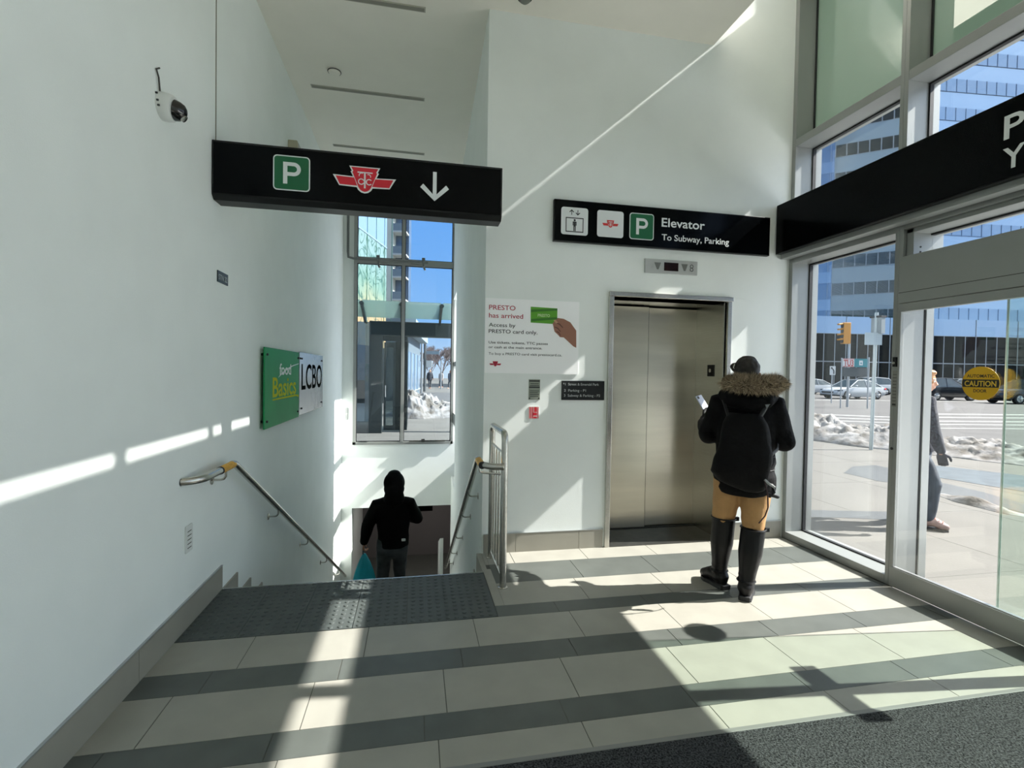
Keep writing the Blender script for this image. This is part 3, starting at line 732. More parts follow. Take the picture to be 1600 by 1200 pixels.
# ---- things on the left wall
t = thing('security_camera', 'white dome security camera on the left wall', 'security camera', (XL, 2.83, 2.83))
mb = MB(); mb.lathe([(.068, 0), (.068, .035), (.064, .052), (.058, .06)], (XL, 2.83, 2.835), (1, .0, -.12), 28); mb.build('housing', M['white_plastic'], t, smooth=True)
mb = MB(); mb.lathe([(.052, .056), (.050, .066), (.046, .082), (.036, .100), (.020, .110), (.002, .114)], (XL, 2.83, 2.835), (1, .18, -.16), 28)
d = mb.build('dome', M['dark_glass'], t, smooth=True)
mb = MB(); mb.lathe([(.018, 0), (.018, .02), (.012, .022)], (XL+.085, 2.845, 2.80), (.8, .1, -.6), 16); mb.build('lens', M['steel_pol'], d, smooth=True)
mb = MB(); mb.tube([(XL+.006, 2.80, 2.895), (XL+.012, 2.775, 2.95), (XL+.006, 2.765, 2.985), (XL+.004, 2.80, 3.01)], .004, 6); mb.build('cable', M['black_slot'], t, smooth=True)
for y, z in ((2.80, 2.82), (2.79, 2.85), (2.81, 2.80)):
    mb = MB(); mb.box(XL+.02, XL+.03, y-.068, y-.062, z-.004, z+.004); mb.build('screw', M['dark_ink'], t)
t = thing('room_plate', 'small dark identification plate on the left wall below the hanging sign', 'plate', (XL, 3.63, 2.1))
mb = MB(); mb.box(XL, XL+.006, 3.545, 3.725, 2.075, 2.150); mb.build('plate', mat('dark_green_plate', (36, 46, 42), .4), t)
text('lettering', 'STN 22', (XL+.006, 3.558, 2.092), Y, Z, .038, ink, t, .15, .006)
t = thing('wall_outlet', 'white outlet cover plate low on the left wall', 'outlet', (XL, 3.14, .43))
mb = MB(); mb.prism(rrect(3.095, 3.185, .432, .590, .008), (XL, 0, 0), Y, Z, .007); mb.build('cover', M['white_plastic'], t, bevel=.002)
mb = MB()
for i in range(5): mb.box(XL+.0068, XL+.0075, 3.115, 3.165, .455+i*.024, .460+i*.024)
tag(mb.build('grille', M['black_slot'], t), kind='stuff')
t = thing('emergency_light', 'pale box fitting high on the left wall behind the hanging sign', 'wall fitting', (XL, 5.6, 3.9))
mb = MB(); mb.box(XL, XL+.09, 5.32, 5.72, 3.72, 3.82); mb.build('housing', mat('beige_plastic', (176, 172, 150), .5), t, bevel=.008)
mb = MB(); mb.box(XL+.09, XL+.094, 5.36, 5.68, 3.735, 3.805); mb.build('lens_cover', M['silver'], t)

# shop signs: acrylic sheets on standoffs
AX = -1.25
def standoffs(t, pts):
    for y, z in pts:
        m = MB(); m.lathe([(.011, -.04), (.011, .012), (.009, .018)], (AX, y, z), (1, 0, 0), 14); m.build('standoff', M['dark_ink'], t, smooth=True)
t = thing('shop_sign', 'green acrylic food Basics sign on standoffs on the left stair wall', 'sign', (AX, 5.05, .99))
mb = MB(); mb.box(AX-.006, AX+.006, 4.445, 5.675, .992, 1.692); mb.build('sheet', M['green_sheet'], t, bevel=.002)
standoffs(t, [(4.50, 1.63), (4.50, 1.055), (5.62, 1.63), (5.62, 1.055)])
fx = AX+.006
text('lettering', 'food', (fx, 4.90, 1.455), Y, Z, .11, mat('white_sheet_ink', (236, 240, 238), .7, spec=0.0), t, .43, .012)
text('lettering', 'Basics', (fx, 4.68, 1.255), Y, Z, .185, M['lime_ink'], t, .86, .012)
m = MB(); m.prism([(4.86, 1.428), (4.96, 1.452), (5.16, 1.498), (5.40, 1.540), (5.66, 1.566), (5.66, 1.574), (5.40, 1.550), (5.14, 1.510), (4.94, 1.462)], (fx, 0, 0), Y, Z, .001)
m.build('swoosh', M['white_ink'], t)
m = MB(); m.prism([(4.68, 1.225), (5.56, 1.225), (5.66, 1.21), (5.66, 1.235), (5.50, 1.245), (4.68, 1.238)], (fx, 0, 0), Y, Z, .001); m.build('underline', M['lime_ink'], t)
t = thing('shop_sign', 'mirrored silver LCBO sign further down the left stair wall', 'sign', (AX, 6.4, 1.0))
mb = MB(); mb.box(AX-.006, AX+.006, 5.705, 7.075, 1.005, 1.700); mb.build('sheet', M['mirror_sheet'], t, bevel=.002)
standoffs(t, [(5.80, 1.63), (5.80, 1.075), (6.98, 1.63), (6.98, 1.075), (5.72, 1.63)])
text('lettering', 'LCBO', (AX+.006, 5.80, 1.285), Y, Z, .30, M['lcbo_ink'], t, 1.20, .012)

# ---- ceiling fittings
for i, (y, x0, x1) in enumerate(((4.13, -1.1, .046), (5.47, -1.1, .062), (6.82, -1.095, .085))):
    lab = ('nearest', 'middle', 'farthest')[i]
    t = thing('air_diffuser', f'{lab} of the three thin linear slots in the ceiling over the stairs', 'ceiling vent', ((x0+x1)/2, y, CEIL), 'linear slots in the stair ceiling')
    mb = MB(); mb.box(x0, x1, y-.028, y+.028, CEIL-.006, CEIL+.002); mb.build('frame', mat('slot_frame', (178, 175, 162), .6), t)
    mb = MB(); mb.box(x0+.01, x1-.01, y-.019, y+.019, CEIL-.008, CEIL-.0055); mb.build('slot', mat('slot_grey', (140, 138, 127), .7), t)
t = thing('smoke_detector', 'round white smoke detector on the ceiling over the stairs', 'smoke detector', (-.82, 5.15, CEIL))
mb = MB(); mb.lathe([(.062, 0), (.062, .012), (.05, .028), (.03, .033)], (-.82, 5.15, CEIL), (0, 0, -1), 24); mb.build('body', M['wall_warm'], t, smooth=True)
mb = MB(); mb.lathe([(.064, .008), (.066, .012), (.064, .016)], (-.82, 5.15, CEIL), (0, 0, -1), 24); mb.build('vent_ring', M['black_slot'], t)
t = thing('ceiling_camera', 'small round dark-rimmed fixture on the ceiling above the elevator wall', 'ceiling fixture', (.80, 3.78, CEIL))
mb = MB(); mb.lathe([(.055, 0), (.055, .03), (.05, .036)], (.80, 3.78, CEIL), (0, 0, -1), 24); mb.build('base', mat('fixture_grey', (150, 152, 144), .5), t, smooth=True)
mb = MB(); mb.lathe([(.058, .030), (.058, .044), (.052, .046)], (.80, 3.78, CEIL), (0, 0, -1), 24); mb.build('rim', M['black_metal'], t, smooth=True)
mb = MB(); mb.lathe([(.050, .044), (.044, .06), (.028, .074), (.003, .08)], (.80, 3.78, CEIL), (0, 0, -1), 24); mb.build('dome', mat('smoked_lens', (124, 128, 120), .2), t, smooth=True)
t = thing('passage_sign', 'small black sign hanging below the lintel over the lower stairs', 'sign', (.1, 9.6, -1.1))
mb = MB(); mb.box(-.12, .36, 9.60, 9.68, -1.20, -1.02); mb.build('housing', M['black_sign'], t, bevel=.004)
for x in (-.05, .29):
    mb = MB(); mb.box(x, x+.02, 9.63, 9.65, -1.02, -.985); mb.build('hanger', M['black_metal'], t)
t = thing('access_panel', 'small pale metal plate on the pier beside the stair window', 'plate', (-1.20, YBK, .6))
mb = MB(); mb.prism(rrect(-1.225, -1.185, .62, .84, .018), (0, YBK, 0), X, Z, .012); mb.build('plate', M['silver'], t)
mb = MB(); mb.lathe([(.012, 0), (.012, .012), (.008, .016)], (-1.205, YBK-.012, .73), (0, -1, 0), 12); mb.build('knob', M['steel'], t)

# ---- handrails and guard
def arcpts(c, r, a, b, n=6):
    """quarter turn around c from direction a to direction b"""
    c, a, b = Vector(c), Vector(a).normalized(), Vector(b).normalized()
    return [c+(a*math.cos(PI/2*i/n)+b*math.sin(PI/2*i/n))*r for i in range(n+1)]
RR = .023; slope = -.55
def grip_rail(name, label, sx, wx, rx, ystart, yend, brk):
    """sx +1: rail to the right of its wall; wx wall x, rx rail x"""
    t = thing(name, label, 'handrail', (rx(3.6), 3.6, 0))
    zb = .858; yb = 3.615
    def C_(y): return rx(y)
    pts = []
    c = (C_(ystart)-sx*.14, ystart+.14, zb)
    if wx is not None: pts.append((wx(ystart), ystart, zb))
    pts += arcpts(c, .14, -Y, X*sx)
    pts.append((C_(yb-.05), yb-.05, zb))
    for i in range(5):
        u = i/4; y = yb-.035+.09*u; pts.append((C_(y), y, zb+.004-.55*.09*u*u*.6))
    zz = pts[-1][2]; y = pts[-1][1]
    pts.append((C_(yend), yend, zz+slope*(yend-y)))
    m = MB(); m.tube(pts, RR, 14); m.build('rail', M['steel'], t, smooth=True)
    m = MB(); y0 = yb-.235; m.tube([(C_(y0), y0, zb), (C_(yb-.02), yb-.02, zb)], RR+.002, 14); tag(m.build('grip_band', M['yellow'], t, smooth=True), 'yellow band at the top of the rail')
    m = MB(); m.tube([(C_(y0-.01), y0-.012, zb), (C_(y0), y0, zb)], RR+.003, 14); m.build('collar', M['dark_ink'], t, smooth=True)
    for by in brk:
        bz = zb if by < yb else zz+slope*(by-y)
        w = wx(by) if wx else None
        m = MB(); rxx = C_(by)
        m.tube([(rxx, by, bz-RR*.8), (rxx, by, bz-.055), (rxx-sx*.012, by, bz-.072), (rxx-sx*.03, by, bz-.078), (w+sx*.004, by, bz-.078)], .0075, 8)
        b = m.build('bracket', M['steel'], t, smooth=True)
        m = MB(); m.lathe([(.030, 0), (.030, .005), (.024, .007)], (w, by, bz-.078), (sx, 0, 0), 18); m.build('wall_flange', M['steel'], b, smooth=True)
    return t
grip_rail('handrail', 'steel handrail with yellow band on the left stair wall', 1, lambda y: XL, lambda y: XL+.085, 3.05, 11.2, (3.47, 4.72, 5.98, 7.24, 8.5, 9.8))
t = grip_rail('handrail', 'steel handrail with yellow band on the right stair wall beside the guard', -1, lambda y: (rwall(y) if y > YE else .585), lambda y: rwall(max(y, 3.9))-.088, 3.30, 9.0, (4.30, 5.02, 6.05, 7.1, 8.0))
m = MB(); m.tube([(.466, 3.52, .858-RR), (.466, 3.52, .800), (.470, 3.52, .785), (.482, 3.515, .778), (.610, 3.44, .778)], .0075, 8)
m.build('bracket', M['steel'], t, smooth=True)
GXR = .618
t = thing('guard_rail', 'stainless steel guard rail with vertical bars beside the stair head', 'guard rail', (GXR, 3.6, 0))
y0, y1, zt, r_ = 3.345, 3.915, 1.082, .0235
m = MB(); rad = .055
pts = [(GXR, y0, 0), (GXR, y0, zt-rad)]+arcpts((GXR, y0+rad, zt-rad), rad, -Y, Z)[1:]+arcpts((GXR, y1-rad, zt-rad), rad, Z, Y)+[(GXR, y1, 0)]
m.tube(pts, r_, 14, up=(1, 0, 0)); m.build('frame', M['steel'], t, smooth=True)
for z in (.935, .062):
    m = MB(); m.tube([(GXR, y0+.01, z), (GXR, y1-.01, z)], .010, 10); m.build('cross_rail', M['steel'], t, smooth=True)
for i in range(4):
    y = y0+(y1-y0)*(i+1)/5; m = MB(); m.box(GXR-.006, GXR+.006, y-.009, y+.009, .062, .935); m.build('baluster', M['steel'], t, bevel=.003)
for y in (y0, y1):
    m = MB(); m.lathe([(.034, 0), (.034, .005), (.026, .010)], (GXR, y, 0), Z, 20); m.build('floor_flange', M['steel'], t, smooth=True)
# ================================================================== people
SKIN = mat('skin', (196, 148, 122), .55, var=.08, scale=20)
class Frame:
    """local axes of a figure: r to its right, f to its front"""
    def __init__(s, o, front):
        s.o = Vector(o); s.f = Vector(front).normalized(); s.r = s.f.cross(Z).normalized()
    def __call__(s, r, f, z): return s.o+s.r*r+s.f*f+Z*z
    def d(s, r, f, z): return (s.r*r+s.f*f+Z*z).normalized()
    def m(s): return Matrix((s.r, s.f, Z)).transposed()
def hand_mb(mb, wrist, d, palm, thumb, curl, k=1.0, grow=0.0, spread=.12):
    """palm and five bent fingers: d along the hand, palm the way the palm faces, thumb the thumb side"""
    d = d.normalized(); palm = (palm-d*palm.dot(d)).normalized(); side = d.cross(palm)
    if side.dot(thumb) < 0: side = -side
    L = .185*k; pl = L*.52
    for q in (-.026, -.009, .009, .026):
        mb.tube([wrist+side*q*.55*k, wrist+d*pl*.5+side*q*k, wrist+d*pl+side*q*1.05*k], [.0125*k+grow, .013*k+grow, .0105*k+grow], 8, rounded=True)
    for i, (q, ln) in enumerate(((.030, .88), (.010, 1.0), (-.010, .94), (-.029, .74))):
        p = wrist+d*pl+side*q*k; a = 0; fl = L*.49*ln
        c = curl[i] if isinstance(curl, (list, tuple)) else curl
        pts = [p-d*.012*k]; dirv = (d+side*(q*spread*10)).normalized()
        for seg, bend in ((.42, .55), (.33, 1.0), (.25, .8)):
            a += c*bend
            pts.append(pts[-1]+(dirv*math.cos(a)+palm*math.sin(a))*fl*seg)
        mb.tube(pts, [.0092*k+grow, .0086*k+grow, .0078*k+grow, .0066*k+grow], 8, rounded=True)
    p = wrist+d*L*.12+side*.020*k; q1 = p+(d*.55+side*.75+palm*.35).normalized()*.045*k
    q2 = q1+(d*.85+side*.30+palm*.45).normalized()*.032*k; q3 = q2+(d*.9-side*.05+palm*.5).normalized()*.024*k
    mb.tube([p, q1, q2, q3], [.0135*k+grow, .0115*k+grow, .0098*k+grow, .0078*k+grow], 8, rounded=True)
def head_mb(mb, T, c, h=.225, face=None, tilt=0.0):
    """head of height h centred at c, looking along face"""
    f = (face or T.f).normalized(); r = f.cross(Z).normalized(); u = r.cross(f).normalized()
    mx = Matrix((r, f, u)).transposed()
    def q(a, b, e): return c+mx @ Vector((a, b, e))*h
    mb.ball(q(0, -.03, .10), (h*.335, h*.41, h*.40), 18, 12, mx)
    mb.ball(q(0, .07, -.16), (h*.27, h*.30, h*.33), 16, 10, mx)
    mb.ball(q(0, .16, -.36), (h*.13, h*.14, h*.10), 12, 8, mx)          # chin
    mb.tube([q(0, .36, .06), q(0, .405, -.04), q(0, .445, -.11)], [h*.04, h*.048, h*.056], 10, rounded=True)   # nose
    mb.tube([q(-.07, .435, -.13), q(.07, .435, -.13)], h*.04, 8, rounded=True)
    mb.tube([q(-.22, .30, .12), q(-.08, .37, .115), q(.08, .37, .115), q(.22, .30, .12)], h*.04, 8, rounded=True)   # brow
    mb.tube([q(-.11, .335, -.235), q(0, .375, -.225), q(.11, .335, -.235)], h*.032, 8, rounded=True)   # lips
    mb.tube([q(-.09, .335, -.275), q(0, .365, -.28), q(.09, .335, -.275)], h*.032, 8, rounded=True)
    for sx in (-1, 1):
        mb.tube([q(sx*.335, -.02, .08), q(sx*.375, -.05, .03), q(sx*.34, -.01, -.12)], [h*.05, h*.06, h*.04], 8, rounded=True)
    return mx, q
def eyes(parent, q, h):
    for sx in (-1, 1):
        e = MB(); e.ball(q(sx*.135, .325, .03), h*.052, 10, 8)
        o = e.build('eye', mat('eye_white', (226, 224, 220), .2), parent, smooth=True)
        e = MB(); e.ball(q(sx*.135, .352, .03), h*.030, 8, 6); e.build('iris', M['dark_ink'], o, smooth=True)
def body(T, parent, J, build=1.0, headc=None, face=None, h=.225, handspec=(), voxel=.0075):
    """one continuous skin: trunk, neck, head, arms, hands, legs and feet"""
    m = MB(); B = build
    hip, ch, nk = J['hip'], J['chest'], J['neck']
    m.tube([hip-Z*.06, hip+Z*.04, hip.lerp(ch, .45), ch, ch.lerp(nk, .55), nk-Z*.01], [.095*B, .105*B, .092*B, .108*B, .085*B, .055*B], 16, rounded=True, flat=1.5, up=T.f)
    m.tube([nk-Z*.06, nk+Z*.02, headc-Z*.06], [.06, .052, .052], 12)
    mx, q = head_mb(m, T, headc, h, face)
    for s in 'LR':
        sh, el, wr = J['sh'+s], J['el'+s], J['wr'+s]
        m.tube([ch.lerp(sh, .5), sh, sh.lerp(el, .5), el, el.lerp(wr, .4), wr], [.06*B, .056*B, .046*B, .038*B, .036*B, .026*B], 12, rounded=True)
        hp, kn, an = J['hp'+s], J['kn'+s], J['an'+s]
        m.tube([hp, hp.lerp(kn, .4), kn, kn.lerp(an, .35), an.lerp(kn, .1), an], [.085*B, .076*B, .052*B, .052*B, .036*B, .036*B], 12, rounded=True)
        to = J['to'+s]
        m.tube([an-(to-an).normalized()*.02-Z*.03, an.lerp(to, .4)-Z*.0, to], [.038, .036, .026], 10, rounded=True, flat=1.15)
    for spec in handspec: hand_mb(m, *spec)
    b = fuse(m, 'body', voxel, SKIN, 3, parent)
    eyes(parent, q, h)
    return mx, q
def boot_mb(m, T, knee_top, ankle, toe, heel_z, r_top, r_an, sole=.035):
    """tall boot or shoe: shaft, foot and heel"""
    fd = toe-ankle; fd.z = 0; L = fd.length; fd.normalize()
    g = Vector((ankle.x, ankle.y, heel_z))
    if knee_top is not None:
        m.tube([knee_top, knee_top.lerp(ankle, .45), knee_top.lerp(ankle, .8), ankle], [r_top, r_top*.98, r_an*1.12, r_an], 16, rounded=False)
    back = g-fd*.055
    m.tube([Vector((ankle.x, ankle.y, heel_z+.12)), back+Z*.075+fd*.02, back+Z*.045+fd*.03], [r_an, r_an*.92, r_an*.8], 12, rounded=True)
    m.tube([g+Z*.075-fd*.02, g+Z*.078+fd*L*.45, g+Z*.052+fd*L*.8, g+Z*.046+fd*L], [.048, .046, .042, .034], 14, rounded=True, flat=1.12)
    side = fd.cross(Z)
    return g, fd, L
def sole_part(parent, name, g, fd, L, m, th=.025, w=.047):
    s = fd.cross(Z); pts = []
    for x, k in ((-.075, .55), (-.06, .85), (0, .92), (L*.35, .88), (L*.7, 1.05), (L*.95, .85), (L+.025, .35)):
        pts.append((x, w*k))
    out = pts+[(x, -y) for x, y in reversed(pts)]
    b = MB(); b.prism(out, g, fd, -s, th) if fd.cross(-s).z > 0 else b.prism([(x, -y) for x, y in out], g, fd, s, th)
    return b.build(name, m, parent)

# ------------------------------------------------ woman waiting for the elevator
bw = math.radians(36.6)
TW = Frame((2.225, 2.995, 0), (math.sin(bw), math.cos(bw), 0))
t = thing('person', 'person in a black fur-hooded parka and tall boots waiting by the elevator', 'person', TW.o)
K = {'hip': TW(.0, .04, .86), 'chest': TW(.01, .03, 1.20), 'neck': TW(.015, .03, 1.39),
     'shL': TW(-.150, .03, 1.305), 'elL': TW(-.225, .07, 1.09), 'wrL': TW(-.275, .27, 1.155),
     'shR': TW(.180, .03, 1.305), 'elR': TW(.245, .04, 1.075), 'wrR': TW(.15, .24, 1.09),
     'hpL': TW(-.085, .03, .80), 'knL': TW(-.115, .05, .46), 'anL': TW(-.135, .065, .10), 'toL': TW(-.235, .165, .04),
     'hpR': TW(.085, .02, .80), 'knR': TW(.075, .0, .46), 'anR': TW(.04, -.05, .10), 'toR': TW(.055, .09, .04)}
hc = TW(.012, .06, 1.515)
hdL = TW.d(-.05, .55, .60); hdR = TW.d(-.6, .7, .2)
handL = (K['wrL'], hdL, TW.d(.75, .1, .0), TW.d(.2, -.4, .8), [.75, .8, .85, .9], .95)
handR = (K['wrR'], hdR, TW.d(-.1, .3, .9), TW.d(-.2, .8, .1), .55, .95)
body(TW, t, K, .95, hc, TW.d(-.05, .8, -.35), .215, (handL, handR))
blackcloth = mat('black_parka_cloth', (11, 11, 14), .8, var=.3, scale=14, bump=.25, bscale=35, spec=.15)
gl = MB()
for hnd in (handL, handR):
    hand_mb(gl, *hnd, .002)
    w = hnd[0]; gl.tube([w-hnd[1]*.05, w, w+hnd[1]*.03], [.034, .034, .030], 12, rounded=True)
glm = mat('dark_knit_gloves', (40, 40, 42), .85, var=.3, scale=60)
for nm, hnd in (('glove', handL), ('glove', handR)):
    g2 = MB(); hand_mb(g2, *hnd, .0022); g2.tube([hnd[0]-hnd[1]*.06, hnd[0], hnd[0]+hnd[1]*.03], [.033, .034, .030], 12, rounded=True)
    fuse(g2, nm, .0055, glm, 2, t)
# trousers
m = MB(); pm = mat('tan_trousers', (178, 136, 88), .8, var=.14, scale=10, bump=.35, bscale=22)
for s in 'LR':
    hp, kn, an = K['hp'+s], K['kn'+s], K['an'+s]
    m.tube([hp+Z*.04, hp-Z*.05, hp.lerp(kn, .45), kn+Z*.06, kn, kn.lerp(an, .25)], [.105, .102, .092, .077, .068, .056], 16, rounded=True)
    for i, dz in enumerate((.13, .10, .075, .045)):
        m.tube([kn+Z*dz+TW.r*(-.066)-TW.f*.03, kn+Z*(dz-.012)-TW.f*(.072+.004*i), kn+Z*(dz+.006)+TW.r*.06-TW.f*.03], .0075, 8, rounded=True)
m.tube([TW(0, .03, .92), TW(0, .03, .80), TW(0, .03, .76)], [.12, .125, .10], 16, rounded=True, flat=1.4, up=TW.f)
fuse(m, 'trousers', .009, pm, 2, t, disp=.006, dscale=17)
# boots
bm_ = mat('black_boot_leather', (13, 13, 15), .42, var=.25, scale=18, bump=.12, bscale=30, spec=.3)
for s, ztop in (('L', .505), ('R', .470)):
    kn, an, to = K['kn'+s], K['an'+s], K['to'+s]
    top = an.lerp(kn, (ztop-.10)/(.46-.10))
    m = MB(); g, fd, L = boot_mb(m, TW, top, an, to, 0.0, .078, .050)
    lo = top.lerp(an, .85)
    for q in (.72, .80, .88, .95):
        p = top.lerp(an, q); m.tube([p+TW.r*.048*math.cos(a)+TW.f*.048*math.sin(a)+Z*.012*math.sin(a*2+q*9) for a in [PI*2*i/12 for i in range(12)]], .010, 6)
    b = fuse(m, 'boot', .0075, bm_, 2, t)
    sole_part(b, 'sole', g, fd, L, M['dark_ink'])
    m = MB(); bk = g-fd*.03; sd = fd.cross(Z); m.hexa([bk-fd*.045-sd*.034, bk+fd*.035-sd*.038, bk+fd*.035+sd*.038, bk-fd*.045+sd*.034], [p+Z*.034 for p in (bk-fd*.05-sd*.034, bk+fd*.035-sd*.040, bk+fd*.035+sd*.040, bk-fd*.05+sd*.034)])
    m.build('heel', M['dark_ink'], b, bevel=.004)
    m = MB(); m.tube([top+(TW.r*.080*math.cos(a)+TW.f*.080*math.sin(a)) for a in [2*PI*i/24 for i in range(25)]], .0055, 6); m.build('top_band', bm_, b, smooth=True)
    m = MB(); q = an+Z*.02; m.tube([q+TW.r*.056*math.cos(a)+TW.f*.056*math.sin(a) for a in [2*PI*i/20 for i in range(21)]], .006, 6); m.build('ankle_strap', bm_, b, smooth=True)
    m = MB(); q = top+TW.r*.078+Z*.0; m.box(q.x-.012, q.x+.022, q.y-.010, q.y+.010, q.z-.016, q.z+.012); m.build('buckle', M['black_metal'], b, bevel=.003)
# parka
m = MB()
prof = [(.70, .135, .150, .0), (.74, .150, .165, .0), (.79, .150, .164, 0), (.83, .156, .168, 0), (.88, .150, .160, 0), (.92, .155, .164, 0), (.97, .146, .156, 0), (1.02, .150, .158, 0), (1.10, .148, .158, .0), (1.20, .150, .168, .01), (1.27, .140, .166, .012), (1.32, .122, .140, .015), (1.365, .10, .105, .015), (1.41, .075, .085, .015)]
ring = []
for z, rf, rr_, off in prof:
    c = TW(.012+off, .03, z); ring.append([c+TW.r*(rr_*1.2*math.cos(2*PI*j/28))+TW.f*(rf*math.sin(2*PI*j/28)) for j in range(28)])
m.rings(ring)
for s, sg in (('L', -1), ('R', 1)):
    sh, el, wr = K['sh'+s], K['el'+s], K['wr'+s]
    m.tube([TW(sg*.05+.012, .03, 1.345), sh, sh.lerp(el, .5), el, el.lerp(wr, .5), wr.lerp(el, .08)], [.070, .082, .080, .074, .064, .050], 14, rounded=True)
    for q in (.35, .7): 
        p = el.lerp(wr, q); m.ball(p, .060, 10, 8)
    m.ball(el, .074, 12, 8)
coat = fuse(m, 'parka', .009, blackcloth, 3, t, disp=.015, dscale=9)
m = MB()   # hood lying on the shoulders
m.tube([TW(-.12, .00, 1.375), TW(-.09, -.075, 1.355), TW(.03, -.11, 1.335), TW(.13, -.085, 1.355), TW(.16, -.01, 1.375)], [.05, .06, .065, .06, .05], 12, rounded=True)
fuse(m, 'hood', .009, blackcloth, 3, t)
# fur trim: a fat roll of hair around the hood
m = MB(); rnd = random.Random(3)
path = []
for i in range(33):
    a = PI*(1.06+.96*i/32)+0; path.append(TW(.050+.150*math.cos(a), .00+.125*math.sin(a), 1.462+.012*math.sin(a*1.0)))
m.mi = 1; m.tube(path, [.056+.007*math.sin(i*.9) for i in range(33)], 10, rounded=True)
for i in range(6500):
    u = rnd.random()*31.99; k = int(u); p = path[k].lerp(path[k+1], u-k)
    tg = (path[k+1]-path[k]).normalized(); a = rnd.random()*2*PI; n1 = tg.cross(Z).normalized(); n2 = tg.cross(n1)
    dr = (n1*math.cos(a)+n2*math.sin(a)).normalized()
    b0 = p+dr*.050; ln = .018+.030*rnd.random(); e = b0+(dr*.8+tg*rnd.uniform(-.7, .7)+Z*rnd.uniform(-.5, .35)).normalized()*ln
    sd = tg*.0016; m.mi = rnd.choice((0, 0, 0, 1, 2)); m.add([b0-sd, b0+sd, e], [(0, 1, 2)]); sd = n1.cross(dr)*.0016 if abs(n1.dot(dr)) < .9 else n2*.0016
    m.add([b0-sd, b0+sd, e], [(0, 1, 2)])
m.mi = 1
fr = m.build('fur_trim', [mat('fur_light', (206, 190, 164), .9), mat('fur_brown', (116, 100, 80), .9), mat('fur_dark', (50, 40, 32), .9)], t); tag(fr, 'bushy brown and grey fur trim of the hood')
# hair gathered under a dark headband
m = MB(); mh, q = head_mb(MB(), TW, hc, .215, TW.d(-.05, .8, -.35))
m.ball(q(0, -.11, .17), (.082, .092, .094), 18, 12, mh); m.ball(q(0, -.18, -.10), (.072, .062, .085), 16, 10, mh)
m.tube([q(-.30, .12, .36), q(0, .22, .48), q(.30, .12, .36)], .018, 8, rounded=True)
m.ball(hc+TW.r*(-.082)+Z*.058-TW.f*.02, (.026, .034, .030), 12, 8)
fuse(m, 'hair', .007, mat('dark_brown_hair', (34, 27, 24), .6, var=.5, scale=50, stretch=(1, 1, .2)), 2, t, disp=.006, dscale=40)
m = MB(); ep = hc+TW.r*(-.074)-TW.f*.045+Z*.052; m.tube([ep+TW.r*-.006+Z*.022, ep+TW.r*-.012, ep+TW.r*.01-Z*.018], .0045, 8, rounded=True); m.build('hair_clip', M['steel_pol'], t, smooth=True)
m = MB(); lc = TW(.135, -.128, 1.325); 
fn = (-TW.f+TW.r*.35).normalized(); lr = fn.cross(Z).normalized()*-1
for cx, cy, r_ in ((-.008, .006, .010), (.008, .006, .010), (0, -.006, .010), (0, -.017, .004)):
    m.prism(disc2(cx, cy, r_, 14), lc-fn*.03, Z.cross(fn), Z, .035)
m.build('jacket_emblem', mat('grey_embroidery', (128, 132, 134), .7), t)
m = MB()
for z in (.80, .88, .97):
    c = TW(.0, .03, z); m.tube([c+TW.r*(.197*math.cos(a))+TW.f*(.163*math.sin(a)) for a in [PI*(1.62+.75*i/14) for i in range(15)]], .0035, 6)
m.build('quilting_seam', mat('black_seam', (6, 6, 8), .6), t)
m = MB(); m.tube([TW(.175, -.115, .80), TW(.19, -.12, .755), TW(.165, -.125, .725)], .010, 8, rounded=True); m.tube([TW(.155, -.13, .74), TW(.21, -.115, .725)], .012, 8, rounded=True)
m.build('hem_toggle', M['black_metal'], t, smooth=True)
# phone
ph = K['wrL']+hdL*.125+TW.d(.6, .3, .2)*.016
px_ = TW.d(.62, .25, -.60); py_ = TW.d(-.48, .12, .80); pz_ = px_.cross(py_).normalized(); px_ = py_.cross(pz_).normalized()
t2 = thing('phone', 'smartphone with a pale case held up in the gloved left hand', 'phone', ph)
mxp = Matrix((px_, py_, pz_)).transposed().to_4x4(); mxp.translation = ph+py_*.045
m = MB(); m.box(-.035, .035, -.072, .072, -.0045, .0045, mxp); m.build('case', mat('pale_phone_case', (206, 212, 232), .25), t2, bevel=.003)
m = MB(); m.box(-.032, .032, -.069, .069, -.0055, -.0044, mxp); m.build('screen', M['dark_glass'], t2)
m = MB(); m.box(-.028, -.008, .045, .066, .0044, .0065, mxp); m.build('camera_bump', M['dark_ink'], t2, bevel=.002)
# backpack
t2 = thing('backpack', 'black soft backpack hanging low on the back of the parka', 'backpack', TW(-.02, -.17, .95))
m = MB(); bk = []
for z, r0, r1, f0 in ((.735, .02, .10, -.13), (.755, -.06, .135, -.15), (.80, -.15, .15, -.165), (.86, -.205, .155, -.18), (.92, -.185, .165, -.19), (1.0, -.16, .175, -.185), (1.10, -.145, .165, -.18), (1.20, -.13, .14, -.165), (1.26, -.10, .11, -.14)):
    c = TW((r0+r1)/2, f0+.05, z); bk.append([c+TW.r*((r1-r0)/2*math.copysign(abs(math.cos(a))**.7, math.cos(a)))+TW.f*(.075*math.copysign(abs(math.sin(a))**.8, math.sin(a))) for a in [2*PI*j/24 for j in range(24)]])
m.rings(bk); fuse(m, 'pack_body', .009, mat('black_pack_nylon', (10, 10, 12), .65, var=.3, scale=20, bump=.2, bscale=30, spec=.15), 4, t2, disp=.010, dscale=10)
m = MB()
for r0, r1 in ((-.10, -.13), (.10, .15)):
    m.tube([TW(r0, -.13, 1.25), TW(r1, -.09, 1.345), TW(r1, .03, 1.415), TW(r1, .15, 1.34)], .016, 8, flat=.35, rounded=True)
